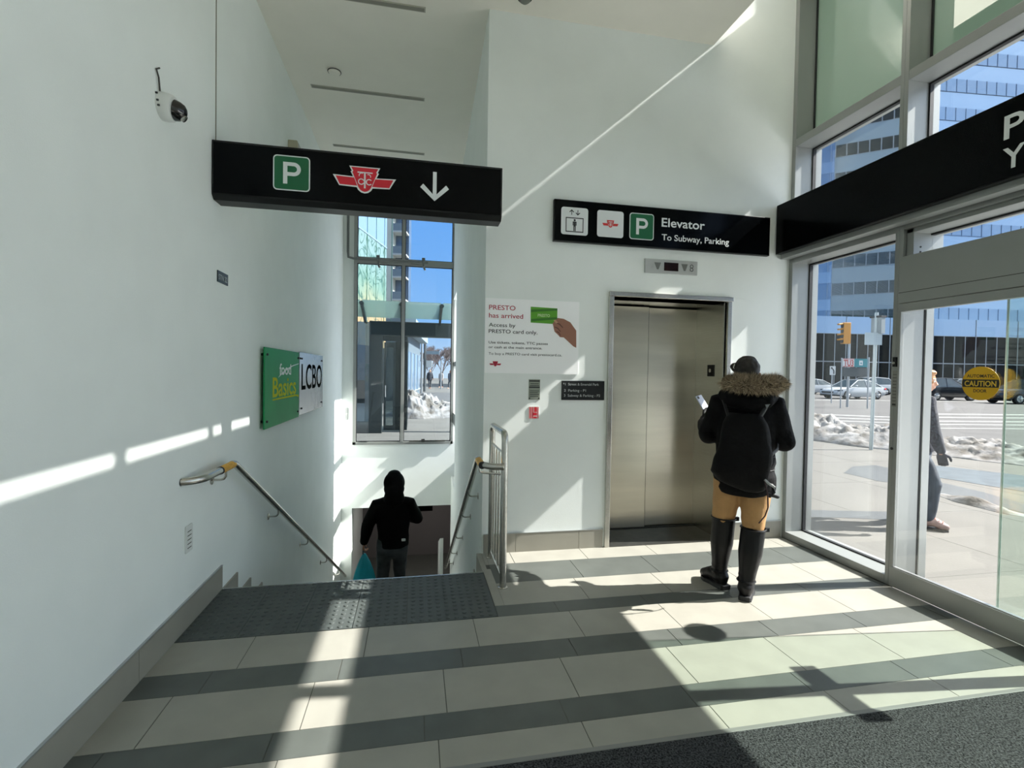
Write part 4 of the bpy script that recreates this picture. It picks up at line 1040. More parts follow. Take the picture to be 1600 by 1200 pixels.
m.tube([TW(.16, -.15, .99), TW(.205, -.08, 1.03), TW(.215, .03, 1.08)], .012, 8, flat=.4)
m.build('shoulder_strap', M['black_metal'], t2, smooth=True)
m = MB(); m.tube([TW(.13, -.20, .845), TW(.155, -.19, .82), TW(.19, -.17, .795)], .008, 8, flat=.6); b = m.build('webbing', mat('grey_webbing', (150, 152, 152), .7), t2, smooth=True); tag(b, 'pale grey webbing strap end')
m = MB(); m.tube([TW(.13, -.20, .845), TW(.15, -.19, .75), TW(.155, -.165, .66), TW(.14, -.15, .60), TW(.105, -.145, .545)], .006, 8, flat=.5); b = m.build('loose_strap', mat('dark_red_strap', (44, 20, 22), .7), t2, smooth=True); tag(b, 'dark loose strap hanging down')

# ------------------------------------------------ man going down the stairs
bmn = math.radians(-2.6)
TM = Frame((-.285, 6.42, -1.65), (math.sin(bmn), math.cos(bmn), 0))
t = thing('person', 'person in a black hooded jacket walking down the stairs with a blue bag', 'person', TM.o)
K = {'hip': TM(.02, .02, .98), 'chest': TM(.03, .03, 1.36), 'neck': TM(.035, .04, 1.555),
     'shL': TM(-.175, .03, 1.43), 'elL': TM(-.285, .0, 1.20), 'wrL': TM(-.335, .05, .965),
     'shR': TM(.235, .03, 1.43), 'elR': TM(.335, .05, 1.235), 'wrR': TM(.20, .26, 1.22),
     'hpL': TM(-.075, .02, .92), 'knL': TM(-.095, .10, .50), 'anL': TM(-.10, .02, .10), 'toL': TM(-.115, .17, .045),
     'hpR': TM(.115, .02, .92), 'knR': TM(.12, .16, .46), 'anR': TM(.115, .33, -.065), 'toR': TM(.125, .48, -.12)}
hc = TM(.035, .065, 1.70)
hdL = TM.d(-.05, .15, -1); hdR = TM.d(-.6, .7, .1)
handL = (K['wrL'], hdL, TM.d(1, .1, 0), TM.d(.1, 1, 0), [1.05, 1.1, 1.15, 1.2]); handR = (K['wrR'], hdR, TM.d(-.2, -.1, -.9), TM.d(-.4, .5, .1), .7)
body(TM, t, K, 1.02, hc, TM.d(0, .9, -.25), .225, (handL, handR), .009)
blk = mat('black_jacket_cloth', (9, 9, 11), .85, var=.3, scale=14, spec=.15)
m = MB(); ring = []
for z, rf, rr_ in ((.895, .135, .185), (.92, .150, .20), (.98, .15, .198), (1.10, .145, .195), (1.25, .15, .215), (1.36, .150, .225), (1.43, .135, .200), (1.48, .115, .165), (1.52, .10, .13), (1.56, .085, .105), (1.60, .07, .08)):
    c = TM(.03, .03, z); ring.append([c+TM.r*(rr_*math.cos(2*PI*j/28))+TM.f*(rf*math.sin(2*PI*j/28)) for j in range(28)])
m.rings(ring)
for s, sg in (('L', -1), ('R', 1)):
    sh, el, wr = K['sh'+s], K['el'+s], K['wr'+s]
    m.tube([TM(sg*.06+.03, .03, 1.47), sh, sh.lerp(el, .5), el, el.lerp(wr, .5), wr.lerp(el, .05)], [.085, .092, .084, .077, .068, .052], 14, rounded=True)
fuse(m, 'jacket', .010, blk, 3, t, disp=.008, dscale=8)
m = MB()
m.ball(TM(.035, .045, 1.715), (.135, .150, .150), 20, 14); m.ball(TM(.035, .0, 1.65), (.130, .125, .12), 18, 12); m.tube([TM(.035, -.02, 1.62), TM(.035, -.01, 1.53)], [.112, .135], 14, rounded=True)
m.ball(TM(.035, .06, 1.83), (.082, .10, .048), 14, 10)
fuse(m, 'hood', .009, blk, 3, t)
m = MB(); jm = mat('dark_grey_jeans', (84, 88, 92), .85, var=.6, scale=7)
for s in 'LR':
    hp, kn, an = K['hp'+s], K['kn'+s], K['an'+s]
    m.tube([hp+Z*.04, hp-Z*.06, hp.lerp(kn, .5), kn, kn.lerp(an, .4), an+Z*.02], [.105, .105, .092, .078, .070, .060], 16, rounded=True)
m.tube([TM(.02, .02, 1.02), TM(.02, .02, .88)], [.125, .13], 16, rounded=True, flat=1.35, up=TM.f)
fuse(m, 'jeans', .010, jm, 3, t, disp=.006, dscale=9)
for s, hz in (('L', -1.65), ('R', -1.815)):
    an, to = K['an'+s], K['to'+s]; m = MB(); g, fd, L = boot_mb(m, TM, None, an, to, hz, .06, .05)
    b = fuse(m, 'shoe', .008, M['black_metal'], 2, t); sole_part(b, 'sole', g, fd, L, M['dark_ink'], .02)
m = MB(); m.prism(rrect(-.024, .024, -.012, .012, .008), TM(.155, -.16, 1.04), TM.r, Z, .03); m.build('jacket_patch', M['white_plastic'], t)
# plastic bag
hb = K['wrL']+hdL*.10
t2 = thing('shopping_bag', 'blue plastic shopping bag hanging from the hand of the person on the stairs', 'bag', hb)
m = MB(); rings_ = []
for i, (dz, w, d_) in enumerate(((-.05, .014, .012), (-.09, .034, .024), (-.14, .056, .038), (-.20, .078, .050), (-.28, .102, .060), (-.36, .122, .066), (-.44, .130, .066), (-.47, .110, .05))):
    c = hb+Z*dz+TM.r*.012; n = 40
    rings_.append([c+TM.r*((w*1.12*(1+.07*math.sin(7*a+i*.25)*(1-i/9)))*math.cos(a))+TM.f*(d_*(1+.16*math.sin(9*a+i*.3)*(1-i/9))*math.sin(a)) for a in [2*PI*j/n for j in range(n)]])
m.rings(rings_); m.build('bag_body', mat('blue_plastic', (52, 205, 232), .35, var=.25, scale=6, bump=.2, bscale=10), t2, smooth=True)
m = MB(); m.tube([hb+Z*-.06+TM.f*.01, hb+Z*.0+TM.f*.012, hb+Z*.015, hb-TM.f*.012, hb+Z*-.06-TM.f*.01], .007, 8); m.build('handle', mat('blue_handle', (30, 96, 116), .4), t2, smooth=True)

# ------------------------------------------------ passer-by outside
bp = math.radians(51.1)
TP = Frame((5.118, 4.138, 0), (math.cos(bp), -math.sin(bp), 0))
t = thing('person', 'person in a dark speckled jacket and jeans walking past outside the glass door', 'person', TP.o)
K = {'hip': TP(0, -.02, .86), 'chest': TP(0, .0, 1.18), 'neck': TP(0, .02, 1.36),
     'shL': TP(-.19, .02, 1.29), 'elL': TP(-.22, -.10, 1.02), 'wrL': TP(-.22, -.12, .78),
     'shR': TP(.19, .05, 1.29), 'elR': TP(.23, .10, 1.02), 'wrR': TP(.24, .165, .80),
     'hpL': TP(-.09, -.02, .80), 'knL': TP(-.09, .02, .44), 'anL': TP(-.09, -.11, .11), 'toL': TP(-.09, .03, .05),
     'hpR': TP(.09, -.02, .80), 'knR': TP(.10, .12, .45), 'anR': TP(.10, .085, .09), 'toR': TP(.10, .225, .04)}
hc = TP(0, .03, 1.485)
handR = (K['wrR'], TP.d(0, .2, -1), TP.d(-1, 0, 0), TP.d(0, 1, 0), .7); handL = (K['wrL'], TP.d(0, -.1, -1), TP.d(1, 0, 0), TP.d(0, 1, 0), .6)
mx_, q = body(TP, t, K, .95, hc, TP.f, .22, (handL, handR), .008)
m = MB(); m.ball(q(0, -.08, .14), (.084, .104, .098), 16, 12, mx_); m.ball(q(0, -.22, -.15), (.078, .06, .12), 14, 10, mx_); m.ball(q(0, .20, .42), (.06, .05, .03), 12, 8, mx_)
fuse(m, 'hair', .008, mat('sandy_hair', (170, 124, 78), .6, var=.3, scale=40), 2, t, disp=.006, dscale=40)
jk = mat('speckled_dark_jacket', (66, 68, 76), .85, var=.7, scale=55, col2=(28, 29, 34))
m = MB(); ring = []
for z, rf, rr_ in ((.78, .13, .185), (.82, .14, .19), (.95, .135, .185), (1.10, .135, .20), (1.22, .125, .21), (1.29, .105, .19), (1.34, .08, .12), (1.38, .065, .075)):
    c = TP(0, .0, z); ring.append([c+TP.r*(rr_*math.cos(2*PI*j/26))+TP.f*(rf*math.sin(2*PI*j/26)) for j in range(26)])
m.rings(ring)
for s, sg in (('L', -1), ('R', 1)):
    sh, el, wr = K['sh'+s], K['el'+s], K['wr'+s]
    m.tube([TP(sg*.1, .02, 1.28), sh, sh.lerp(el, .5), el, el.lerp(wr, .5), wr+Z*.02], [.08, .078, .066, .060, .054, .044], 14, rounded=True)
fuse(m, 'jacket', .009, jk, 3, t, disp=.006, dscale=10)
g2 = MB(); hand_mb(g2, *handR, 1.0, .002); fuse(g2, 'glove', .0055, mat('dark_glove', (52, 52, 58), .8), 2, t)
m = MB()
for s in 'LR':
    hp, kn, an = K['hp'+s], K['kn'+s], K['an'+s]
    m.tube([hp+Z*.04, hp-Z*.06, hp.lerp(kn, .5), kn, kn.lerp(an, .4), an+Z*.02], [.10, .10, .088, .073, .066, .058], 16, rounded=True)
m.tube([TP(0, -.01, .90), TP(0, -.01, .76)], [.115, .12], 16, rounded=True, flat=1.35, up=TP.f)
fuse(m, 'jeans', .009, mat('grey_blue_jeans', (66, 74, 84), .85, var=.4, scale=12), 3, t, disp=.006, dscale=10)
sm = mat('pinkish_grey_sneaker', (150, 126, 120), .6, var=.3, scale=14)
for s, hz in (('L', .015), ('R', 0.0)):
    an, to = K['an'+s], K['to'+s]; m = MB(); g, fd, L = boot_mb(m, TP, None, an, to, hz, .06, .046)
    b = fuse(m, 'sneaker', .007, sm, 2, t); sole_part(b, 'sole', g, fd, L, M['dark_ink'], .022)
    m = MB()
    for i in range(3):
        c = g+fd*(.06+.03*i)+Z*(.115-.012*i); m.tube([c-fd.cross(Z)*.03, c+Z*.008, c+fd.cross(Z)*.03], .004, 6)
    m.build('laces', mat('coral_laces', (214, 110, 96), .7), b, smooth=True)
# ================================================================== outside
CAMP = Vector((0, 0, EYE))
def at(u, v, d):
    """real place of something seen along a sight line, d metres ahead of the viewer"""
    return CAMP+(fwd+rgt*((u-800)/F_PX)+dwn*((v-600)/F_PX))*d
def ground(u, v):
    r = fwd+rgt*((u-800)/F_PX)+dwn*((v-600)/F_PX); return CAMP+r*(-EYE/r.z)
M['concrete'] = mat('sidewalk_concrete', (96, 94, 89), .85, var=.13, scale=1.3, bump=.15, bscale=40)
M['asphalt'] = mat('worn_asphalt', (80, 79, 78), .9, var=.2, scale=.8)
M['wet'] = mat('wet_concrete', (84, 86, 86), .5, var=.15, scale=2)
M['roadpaint'] = mat('road_paint', (140, 141, 138), .8, var=.25, scale=3)
M['snow'] = mat('dirty_snow', (142, 141, 140), .9, var=.4, scale=3.5, bump=.5, bscale=22, col2=(84, 79, 72))
M['blueglass'] = mat('blue_curtain_glass', (132, 158, 184), .12, .4, var=.08, scale=.15)
M['blueband'] = mat('pale_blue_spandrel', (158, 182, 204), .18, .45, var=.05, scale=.2)
M['clad'] = mat('grey_cladding', (150, 166, 172), .45, .15, var=.06, scale=.3)
M['darkwin'] = mat('dark_office_glass', (20, 25, 27), .25, 0.0, var=.4, scale=.5, spec=.06)
M['mull'] = mat('facade_mullion', (150, 158, 162), .5)
M['carglass'] = mat('car_glass', (40, 54, 58), .05, spec=.8)
M['tyre'] = mat('tyre', (24, 24, 26), .8)
def flat(name, polys, m, z0, z1, label=None, cat=None, kind='structure'):
    mb = MB()
    for p in polys:
        p = [Vector((q[0], q[1])) for q in p]
        ar = sum(p[i].x*p[(i+1) % len(p)].y-p[(i+1) % len(p)].x*p[i].y for i in range(len(p)))
        if ar < 0: p = p[::-1]
        mb.prism([(q.x, q.y) for q in p], (0, 0, z0), X, Y, z1-z0)
    return tag(mb.build(name, m), label, cat, None, kind)
OX = 3.66                                           # outdoor paving starts at the glass
mb = MB()
mb.box(OX, 130, -60, 130, -.25, 0); mb.box(-70, OX, YBK+.25, 130, -.25, 0); mb.box(.95, OX, YE+.72, YBK+.25, -.25, 0)
mb.box(-70, OX, -60, YN-.0, -.25, 0)
mb.mi = 1
for k in range(16): mb.box(OX, 11.4, 9.0-k*1.5, 9.008-k*1.5, 0, .0012)
for k in range(6): mb.box(4.9+k*1.5, 4.908+k*1.5, -14, 12, 0, .0012)
for k in range(5): mb.box(-6, 8, 10.2+k*1.5, 10.208+k*1.5, 0, .0012)
struct(mb.build('ground', [M['concrete'], mat('paving_joint', (92, 91, 86), .9)]), 'pale concrete sidewalk outside', 'pavement')
mb = MB(); mb.box(12.4, 125, -50, 19.6, .0002, .005); mb.box(-60, 125, 19.6, 37, .0002, .005); mb.box(12.4, 125, 37, 41, .0002, .005)
struct(mb.build('ground_road', M['asphalt']), 'grey asphalt of the crossing streets', 'road')
snowm = mat('bounce_snow', (232, 233, 236), .9, var=.06, scale=1.5, bump=.2, bscale=8)  # for snow sheets added out of view to bounce sunlight indoors
flat('ground_bounce_snow', [[(3.74, -12), (11.0, -12)]+[(11.0-.33*q+.12*math.sin(q*2.3), 5.7-.195*q+.16*math.sin(q*1.7)) for q in range(23)], [(1.2, 4.85), (3.85, 4.85), (8, 9.7), (8, 14), (1.3, 14)], [(-12, 9.7), (-2.0, 9.7), (-2.0, 16), (-12, 16)]], snowm, .0056, .012, 'unseen fresh snow added on the ground to bounce light indoors', 'snow')
# crosswalk bars and lane lines
mb = MB(); rr2 = Vector((rgt.x, rgt.y, 0)).normalized(); ff2 = Vector((fwd.x, fwd.y, 0)).normalized()
def stripe(u0, u1, v, w, sk=0.0):
    a = ground(u0, v); b = ground(u1, v+sk); n = Vector((-(b-a).y, (b-a).x, 0)).normalized()*w/2
    mb.prism([((a-n).x, (a-n).y), ((b-n).x, (b-n).y), ((b+n).x, (b+n).y), ((a+n).x, (a+n).y)], (0, 0, .005), X, Y, .003)
for v, w in ((646, .50), (650.5, .42), (655, .34)): stripe(1236, 1420, v, w, 7)
for v, w in ((647, .6), (652, .45), (658, .42), (663, .30), (669, .2)): stripe(1420, 1800, v, w, 3)
stripe(1200, 1900, 624.5, .5, 6)
struct(mb.build('ground_road_markings', M['roadpaint']), 'white crosswalk bars painted on the road', 'road marking')
G = lambda *ps: [(ground(*p).x, ground(*p).y) for p in ps]
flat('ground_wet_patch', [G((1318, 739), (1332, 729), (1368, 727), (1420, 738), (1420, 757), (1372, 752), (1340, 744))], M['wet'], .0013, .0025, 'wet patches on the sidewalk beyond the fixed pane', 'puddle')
flat('ground_wet_strip', [G((1440, 725), (1640, 748), (1640, 775), (1440, 742))], mat('wet_grating', (74, 84, 90), .6, var=.3, scale=5), .0013, .004, 'blue-grey wet strip along the snow bank', 'puddle')
flat('ground_wet_patch', [G((1440, 750), (1480, 756), (1540, 770), (1640, 800), (1640, 812), (1560, 792), (1500, 776), (1440, 766)), G((1235, 796), (1300, 798), (1400, 800), (1400, 813), (1310, 809), (1235, 808))], M['wet'], .0013, .0025, 'wet streak and a darker band on the sidewalk near the door', 'puddle')  # second outline is just a band of darker concrete

def snowbank(name, label, path, widths, heights, n=150, k=26, seed=0.0, rough=.30):
    P = [Vector((p[0], p[1], 0)) for p in path]; mb = MB(); rows = []
    seg = [0]
    for i in range(1, len(P)): seg.append(seg[-1]+(P[i]-P[i-1]).length)
    for i in range(n+1):
        s = seg[-1]*i/n; j = max(q for q in range(len(seg)-1) if seg[q] <= s+1e-9); u = (s-seg[j])/(seg[j+1]-seg[j])
        c = P[j].lerp(P[j+1], u); w = widths[j]+(widths[j+1]-widths[j])*u; h = heights[j]+(heights[j+1]-heights[j])*u
        tg = (P[j+1]-P[j]).normalized(); nr = Vector((-tg.y, tg.x, 0)); row = []
        endf = min(1, min(s, seg[-1]-s)/.5+.05)
        for q in range(k+1):
            t = q/k*2-1; p = c+nr*(t*w/2*(1+.18*noise.noise(Vector((s*1.1, t*.8+seed, 3)))))
            b = max(0, 1-abs(t)**1.7)
            nz = noise.noise(p*.9+Vector((seed, 0, 0)))*.55+noise.noise(p*2.6)*.34+noise.noise(p*6)*.26+noise.noise(p*13)*.16
            nz *= min(1, .42/max(h, .01)); z = max(0, h*endf*(b*(1+nz*1.0)+rough*.7*nz*b**.5))
            row.append(Vector((p.x, p.y, z*(1 if 0 < q < k else 0)+.001)))
        rows.append(row)
    for i in range(n):
        for q in range(k):
            mb.add([rows[i][q], rows[i][q+1], rows[i+1][q+1], rows[i+1][q]], [(0, 1, 2, 3)])
    me = bpy.data.meshes.new(name); w_ = k+1                   # closed skin, all faces wound the same way
    vv = [tuple(p) for r in rows for p in r]; nb = len(vv); vv += [(p[0], p[1], -.01) for p in vv]
    ff = [(i*w_+q+1, i*w_+q, (i+1)*w_+q, (i+1)*w_+q+1) for i in range(n) for q in range(k)]
    ff += [tuple(nb+x for x in reversed(f)) for f in ff]
    rim = [q for q in range(w_)]+[i*w_+k for i in range(1, n+1)]+[n*w_+q for q in range(k-1, -1, -1)]+[i*w_ for i in range(n-1, 0, -1)]
    ff += [(rim[i], rim[(i+1) % len(rim)], nb+rim[(i+1) % len(rim)], nb+rim[i]) for i in range(len(rim))]
    me.from_pydata(vv, [], ff); me.materials.append(M['snow'])
    bm = bmesh.new(); bm.from_mesh(me); up = sum(f.normal.z for f in bm.faces if f.calc_center_median().z > .01)
    if up < 0: bmesh.ops.reverse_faces(bm, faces=bm.faces)
    bm.to_mesh(me); bm.free()
    me.polygons.foreach_set('use_smooth', [True]*len(me.polygons)); me.update()
    return tag(link(name, me), label, 'snow')
snowbank('snow_bank', 'long bank of dirty snow along the road beyond the sidewalk', [(9.4, 15.2), (10.3, 11.5), (11.0, 8.9), (11.4, 7.2), (11.9, 5.0), (12.4, 2.0)], [2.2, 2.7, 2.2, 1.7, 1.7, 1.5], [.40, .50, .34, .22, .24, .2], 300, 44, 0)
snowbank('snow_patch', 'small strip of melting snow on the sidewalk by the passer-by', [(6.85, 5.25), (6.72, 4.85), (6.68, 4.4), (6.75, 4.15)], [.16, .30, .24, .12], [.05, .09, .06, .04], 90, 20, 5)
snowbank('snow_pile', 'heap of dirty snow outside the stair window', [(-.75, 17.0), (-.1, 17.2), (.6, 17.4), (1.2, 17.2), (2.2, 17.2)], [1.8, 2.6, 2.6, 2.2, 2.2], [.75, .72, .62, .50, .4], 170, 50, 9)

# ---- vehicles
def car(name, label, c, yaw, paint, L=4.6, W=1.8, kind='sedan'):
    """c ground point under the middle, front along yaw"""
    t = thing(name, label, 'car', c, 'cars waiting on the far side of the road')
    mx = Matrix.Translation(Vector(c)) @ Matrix.Rotation(yaw, 4, 'Z'); p = lambda x, y, z: mx @ Vector((x*L, y, z))
    if kind == 'sedan':
        low = [(-.50, .45, .74, .70), (-.485, .30, .90, .84), (-.42, .22, .96, .90), (-.25, .19, .93, .92), (0, .18, .92, .93), (.18, .18, .92, .93), (.30, .19, .86, .92), (.42, .22, .76, .88), (.48, .28, .66, .80), (.50, .36, .56, .66)]
        cab = [(-.40, .90, .94, .82, .80), (-.24, .90, 1.36, .84, .60), (-.08, .90, 1.45, .85, .62), (.04, .90, 1.43, .85, .62), (.24, .88, .92, .84, .80)]
        wx = (-.30, .305); wr = .335
    else:
        low = [(-.50, .50, .95, .76), (-.485, .34, 1.05, .88), (-.40, .26, 1.06, .93), (0, .24, 1.04, .94), (.20, .24, 1.03, .94), (.32, .26, 1.0, .93), (.44, .28, .92, .90), (.49, .36, .80, .82), (.50, .45, .70, .70)]
        cab = [(-.495, 1.02, 1.10, .82, .80), (-.40, 1.02, 1.62, .86, .68), (-.15, 1.02, 1.70, .87, .68), (.02, 1.02, 1.66, .87, .68), (.22, 1.0, 1.04, .86, .80)]
        wx = (-.29, .30); wr = .365
    m = MB(); rs = []
    for x, zb, zt, w in low:
        zm = zb+(zt-zb)*.55
        rs.append([p(x, y, z) for y, z in ((-w*.86, zb), (w*.86, zb), (w*.98, zb+(zt-zb)*.2), (w, zm), (w*.96, zt-.05), (w*.80, zt), (-w*.80, zt), (-w*.96, zt-.05), (-w, zm), (-w*.98, zb+(zt-zb)*.2))])
    m.rings(rs); m.build('body_shell', paint, t, smooth=True)
    m = MB(); m.rings([[p(x, y, z) for y, z in ((-wb, zb), (wb, zb), (wt, zt), (-wt, zt))] for x, zb, zt, wb, wt in cab]); m.build('windows', M['carglass'], t)
    m = MB(); a, b, cc, d = cab[1], cab[2], cab[3], cab[4]
    m.rings([[p(x, y, z) for y, z in ((-wt-.02, zt-.02), (wt+.02, zt-.02), (wt, zt+.03), (-wt, zt+.03))] for x, zb, zt, wb, wt in (cab[1], cab[2], cab[3])])
    for sy in (-1, 1):
        for i, j in ((0, 1), (3, 4)):
            q, r_ = cab[i], cab[j]; m.tube([p(q[0], sy*(q[4] if q[2] > 1.2 else q[3])*1.0, q[2]), p(r_[0], sy*(r_[4] if r_[2] > 1.2 else r_[3]), r_[2])], .035, 6)
        m.tube([p(-.09, sy*cab[2][4], cab[2][2]), p(-.10, sy*.85, cab[2][1])], .035, 6)
    m.build('roof', paint, t, smooth=True)
    for x in wx:
        for sy in (-1, 1):
            q = p(x, sy*(W/2-.02), wr); ax = (mx.to_3x3() @ Vector((0, sy, 0)))
            m = MB(); m.lathe([(wr*.75, -.20), (wr, -.18), (wr, .02), (wr*.86, .035), (wr*.66, .03)], q, ax, 22); w = m.build('wheel', M['tyre'], t, smooth=True)
            m = MB(); m.lathe([(wr*.64, .01), (wr*.62, .036), (wr*.2, .03), (wr*.12, .05)], q, ax, 16)
            for k in range(5):
                a_ = 2*PI*k/5; d1 = ax.orthogonal().normalized(); d2 = ax.cross(d1); dd = d1*math.cos(a_)+d2*math.sin(a_); m.tube([q+ax*.045+dd*.03, q+ax*.04+dd*wr*.62], .022, 6)
            m.build('rim', M['silver'], w, smooth=True)
    zl = low[-2][2]
    for sy in (-1, 1):
        m = MB(); m.hexa([p(.44, sy*.60, zl-.10), p(.492, sy*.56, zl-.10), p(.475, sy*.80, zl-.08), p(.40, sy*.885, zl-.06)], [p(.44, sy*.60, zl+.04), p(.487, sy*.55, zl+.02), p(.47, sy*.79, zl+.03), p(.40, sy*.875, zl+.07)]); m.build('headlight', M['dark_glass'], t)
        m = MB(); m.hexa([p(-.497, sy*.5, .74), p(-.46, sy*.5, .74), p(-.44, sy*.9, .74), p(-.485, sy*.86, .74)], [p(-.495, sy*.5, .84), p(-.46, sy*.5, .84), p(-.44, sy*.9, .84), p(-.485, sy*.84, .84)]); m.build('taillight', M['red_ink'], t)
        m = MB(); m.ball(p(.15, sy*.98, 1.0), (.09, .07, .06), 8, 6); m.build('wing_mirror', paint, t, smooth=True)
    m = MB(); m.hexa([p(.497, -.5, .38), p(.49, -.5, .38), p(.49, .5, .38), p(.497, .5, .38)], [p(.507, -.52, .55), p(.47, -.52, .55), p(.47, .52, .55), p(.507, .52, .55)]); m.hexa([p(.40, -.85, .20), p(.49, -.7, .22), p(.49, .7, .22), p(.40, .85, .20)], [p(.42, -.86, .30), p(.505, -.7, .32), p(.505, .7, .32), p(.42, .86, .30)])
    m.build('grille', M['dark_ink'], t)
    return t
WHITE = mat('white_car_paint', (178, 182, 184), .15, spec=.7); DARK = mat('charcoal_car_paint', (34, 38, 42), .12, spec=.8); SILV = mat('silver_car_paint', (140, 146, 150), .2, .5)
yl = math.atan2(rgt.y, rgt.x)+PI           # facing left of the picture
def gpt(u, d):
    q = at(u, 600, d); return (q.x, q.y, .005)
car('car', 'white sedan nearest the crosswalk, in front of the row of cars', gpt(1332, 37.5), yl+.22, WHITE, 4.55)
car('car', 'white sedan at the left end, partly hidden by the corner post', gpt(1262, 47), yl+.15, WHITE, 4.6)
car('car', 'white utility vehicle just behind the nearest white sedan', gpt(1352, 47.5), yl+.1, WHITE, 4.6, 1.85, 'suv')
car('car', 'white vehicle half hidden by the mullion beside the sign pole', gpt(1418, 49), yl+.1, WHITE, 4.5, 1.8, 'suv')
car('car', 'charcoal utility vehicle seen beside the outdoor walker', gpt(1473, 37.5), yl-PI+.05, DARK, 4.6, 1.85, 'suv')
car('car', 'silver car roof glinting behind the charcoal vehicle', gpt(1490, 47), yl+.05, SILV, 4.6, 1.85, 'suv')
car('car', 'charcoal car right of the yellow caution sticker', gpt(1602, 33.5), yl+.05, DARK, 4.7, 1.85, 'suv')
car('car', 'silver car behind the charcoal car at the right edge', gpt(1592, 44), yl+.05, SILV, 4.6, 1.8, 'sedan')

# ---- street furniture on the right
yel = mat('traffic_yellow', (206, 140, 44), .5)
q = at(1322, 521, 26); t = thing('traffic_light', 'yellow four-lamp traffic light on a pole over the road', 'traffic light', (q.x, q.y, 0))
rw_ = rr2
def tmx(c): 
    m_ = Matrix((rr2, ff2, Z)).transposed().to_4x4(); m_.translation = c; return m_
m = MB(); m.box(-.20, .18, -.12, .14, -.55, .57, tmx(q)); m.build('housing', yel, t, bevel=.02)
for k in range(4):
    m = MB(); c = q+Z*(.40-.27*k)-rr2*.20; m.lathe([(.115, 0), (.115, .02), (.10, .02)], c, -rr2, 14); m.build('lamp', M['dark_ink'], t)
    m = MB(); m.tube([c-rr2*(.02+.04*j)+Z*(.10-.005*j) for j in range(6)], [.05]*6, 6, flat=2.2); m.build('visor', yel, t)
m = MB(); b = q+rr2*.25+ff2*.1; m.tube([Vector((b.x, b.y, .0)), Vector((b.x, b.y, q.z+.6))], .06, 8); m.build('pole', M['silver'], t, smooth=True)
for z in (q.z+.35, q.z-.35):
    m = MB(); m.tube([Vector((b.x, b.y, z)), q+Z*(z-q.z)+rr2*.1], .025, 6); m.build('bracket', M['silver'], t)
q = at(1336, 567, 25); t = thing('direction_sign', 'red and white sign panel beside a teal panel on a thin post across the sidewalk', 'sign', (q.x, q.y, 0))
mx = tmx(q)
m = MB(); m.box(-.63, -.05, -.02, .02, -.215, .215, mx); pn = m.build('sign_panel', M['white_plastic'], t)
text('lettering', 'TU3', mx @ Vector((-.34, -.021, -.155)), rr2, Z, .31, mat('faded_red_ink', (186, 70, 62), .6), pn, .50, .03, .004, 'CENTER')
m = MB(); m.box(-.62, -.06, -.026, -.02, .175, .205, mx); m.box(-.62, -.06, -.026, -.02, -.205, -.175, mx); m.build('red_border', mat('faded_red_ink2', (186, 70, 62), .6), pn)
m = MB(); m.box(-.02, .62, -.02, .02, -.215, .215, mx); pn = m.build('sign_panel', mat('teal_panel', (18, 130, 138), .5), t)
m = MB(); m.box(.20, .38, -.026, -.02, -.12, .12, mx); m.build('white_symbol', M['white_plastic'], pn)
text('lettering', 'e', mx @ Vector((.29, -.027, -.05)), rr2, Z, .12, mat('teal_ink', (18, 130, 138), .5), pn, None, .03, .004, 'CENTER')
m = MB(); m.box(-.60, .62, -.02, .02, -.70, -.25, mx); m.build('panel_frame', mat('dark_grille', (66, 72, 74), .6), t)
m = MB(); b = mx @ Vector((.72, .03, 0)); m.tube([Vector((b.x, b.y, 0)), Vector((b.x, b.y, q.z+.3))], .035, 8); b = mx @ Vector((-.66, .03, 0)); m.tube([Vector((b.x, b.y, 0)), Vector((b.x, b.y, q.z+.25))], .03, 8); m.build('post', M['silver'], t, smooth=True)
q = at(1301, 579, 30); t = thing('traffic_sign', 'small white regulatory sign with a black turn arrow near the road', 'sign', (q.x, q.y, 0)); mx = tmx(q)
m = MB(); m.box(-.17, .17, -.012, .012, -.27, .27, mx); m.build('sign_panel', M['white_plastic'], t)
m = MB(); m.tube([mx @ Vector(p_) for p_ in ((.07, -.02, -.20), (.06, -.02, .0), (.0, -.02, .10), (-.06, -.02, .12))], .03, 6); m.ball(mx @ Vector((-.07, -.02, .16)), .055, 8, 6); m.build('arrow', M['dark_ink'], t)
m = MB(); b = mx @ Vector((0, .04, 0)); m.tube([Vector((b.x, b.y, 0)), Vector((b.x, b.y, q.z+.25))], .03, 8); m.build('post', M['silver'], t, smooth=True)
b = ground(1361, 703); t = thing('sign_post', 'thin pale metal post with two small sign plates at the snow bank', 'sign post', (b.x, b.y, 0))
m = MB(); m.tube([Vector((b.x, b.y, 0)), Vector((b.x+.03, b.y, 2.92))], .035, 10); m.build('post', mat('galvanised_post', (150, 160, 162), .45, .4), t, smooth=True)
mx = tmx(Vector((b.x, b.y, 2.35)))
m = MB(); m.box(-.24, .12, -.055, -.040, -.12, .14, mx); m.build('sign_plate', mat('blank_plate', (150, 162, 166), .5, .3), t)
m = MB(); m.box(.02, .13, -.12, .10, .12, .46, mx @ Matrix.Rotation(.3, 4, 'Z')); m.build('sign_plate', mat('grey_plate', (120, 128, 130), .5, .3), t)
m = MB(); m.box(.0, .15, -.13, .12, .46, .50, mx @ Matrix.Rotation(.3, 4, 'Z')); m.build('cap', M['dark_ink'], t)

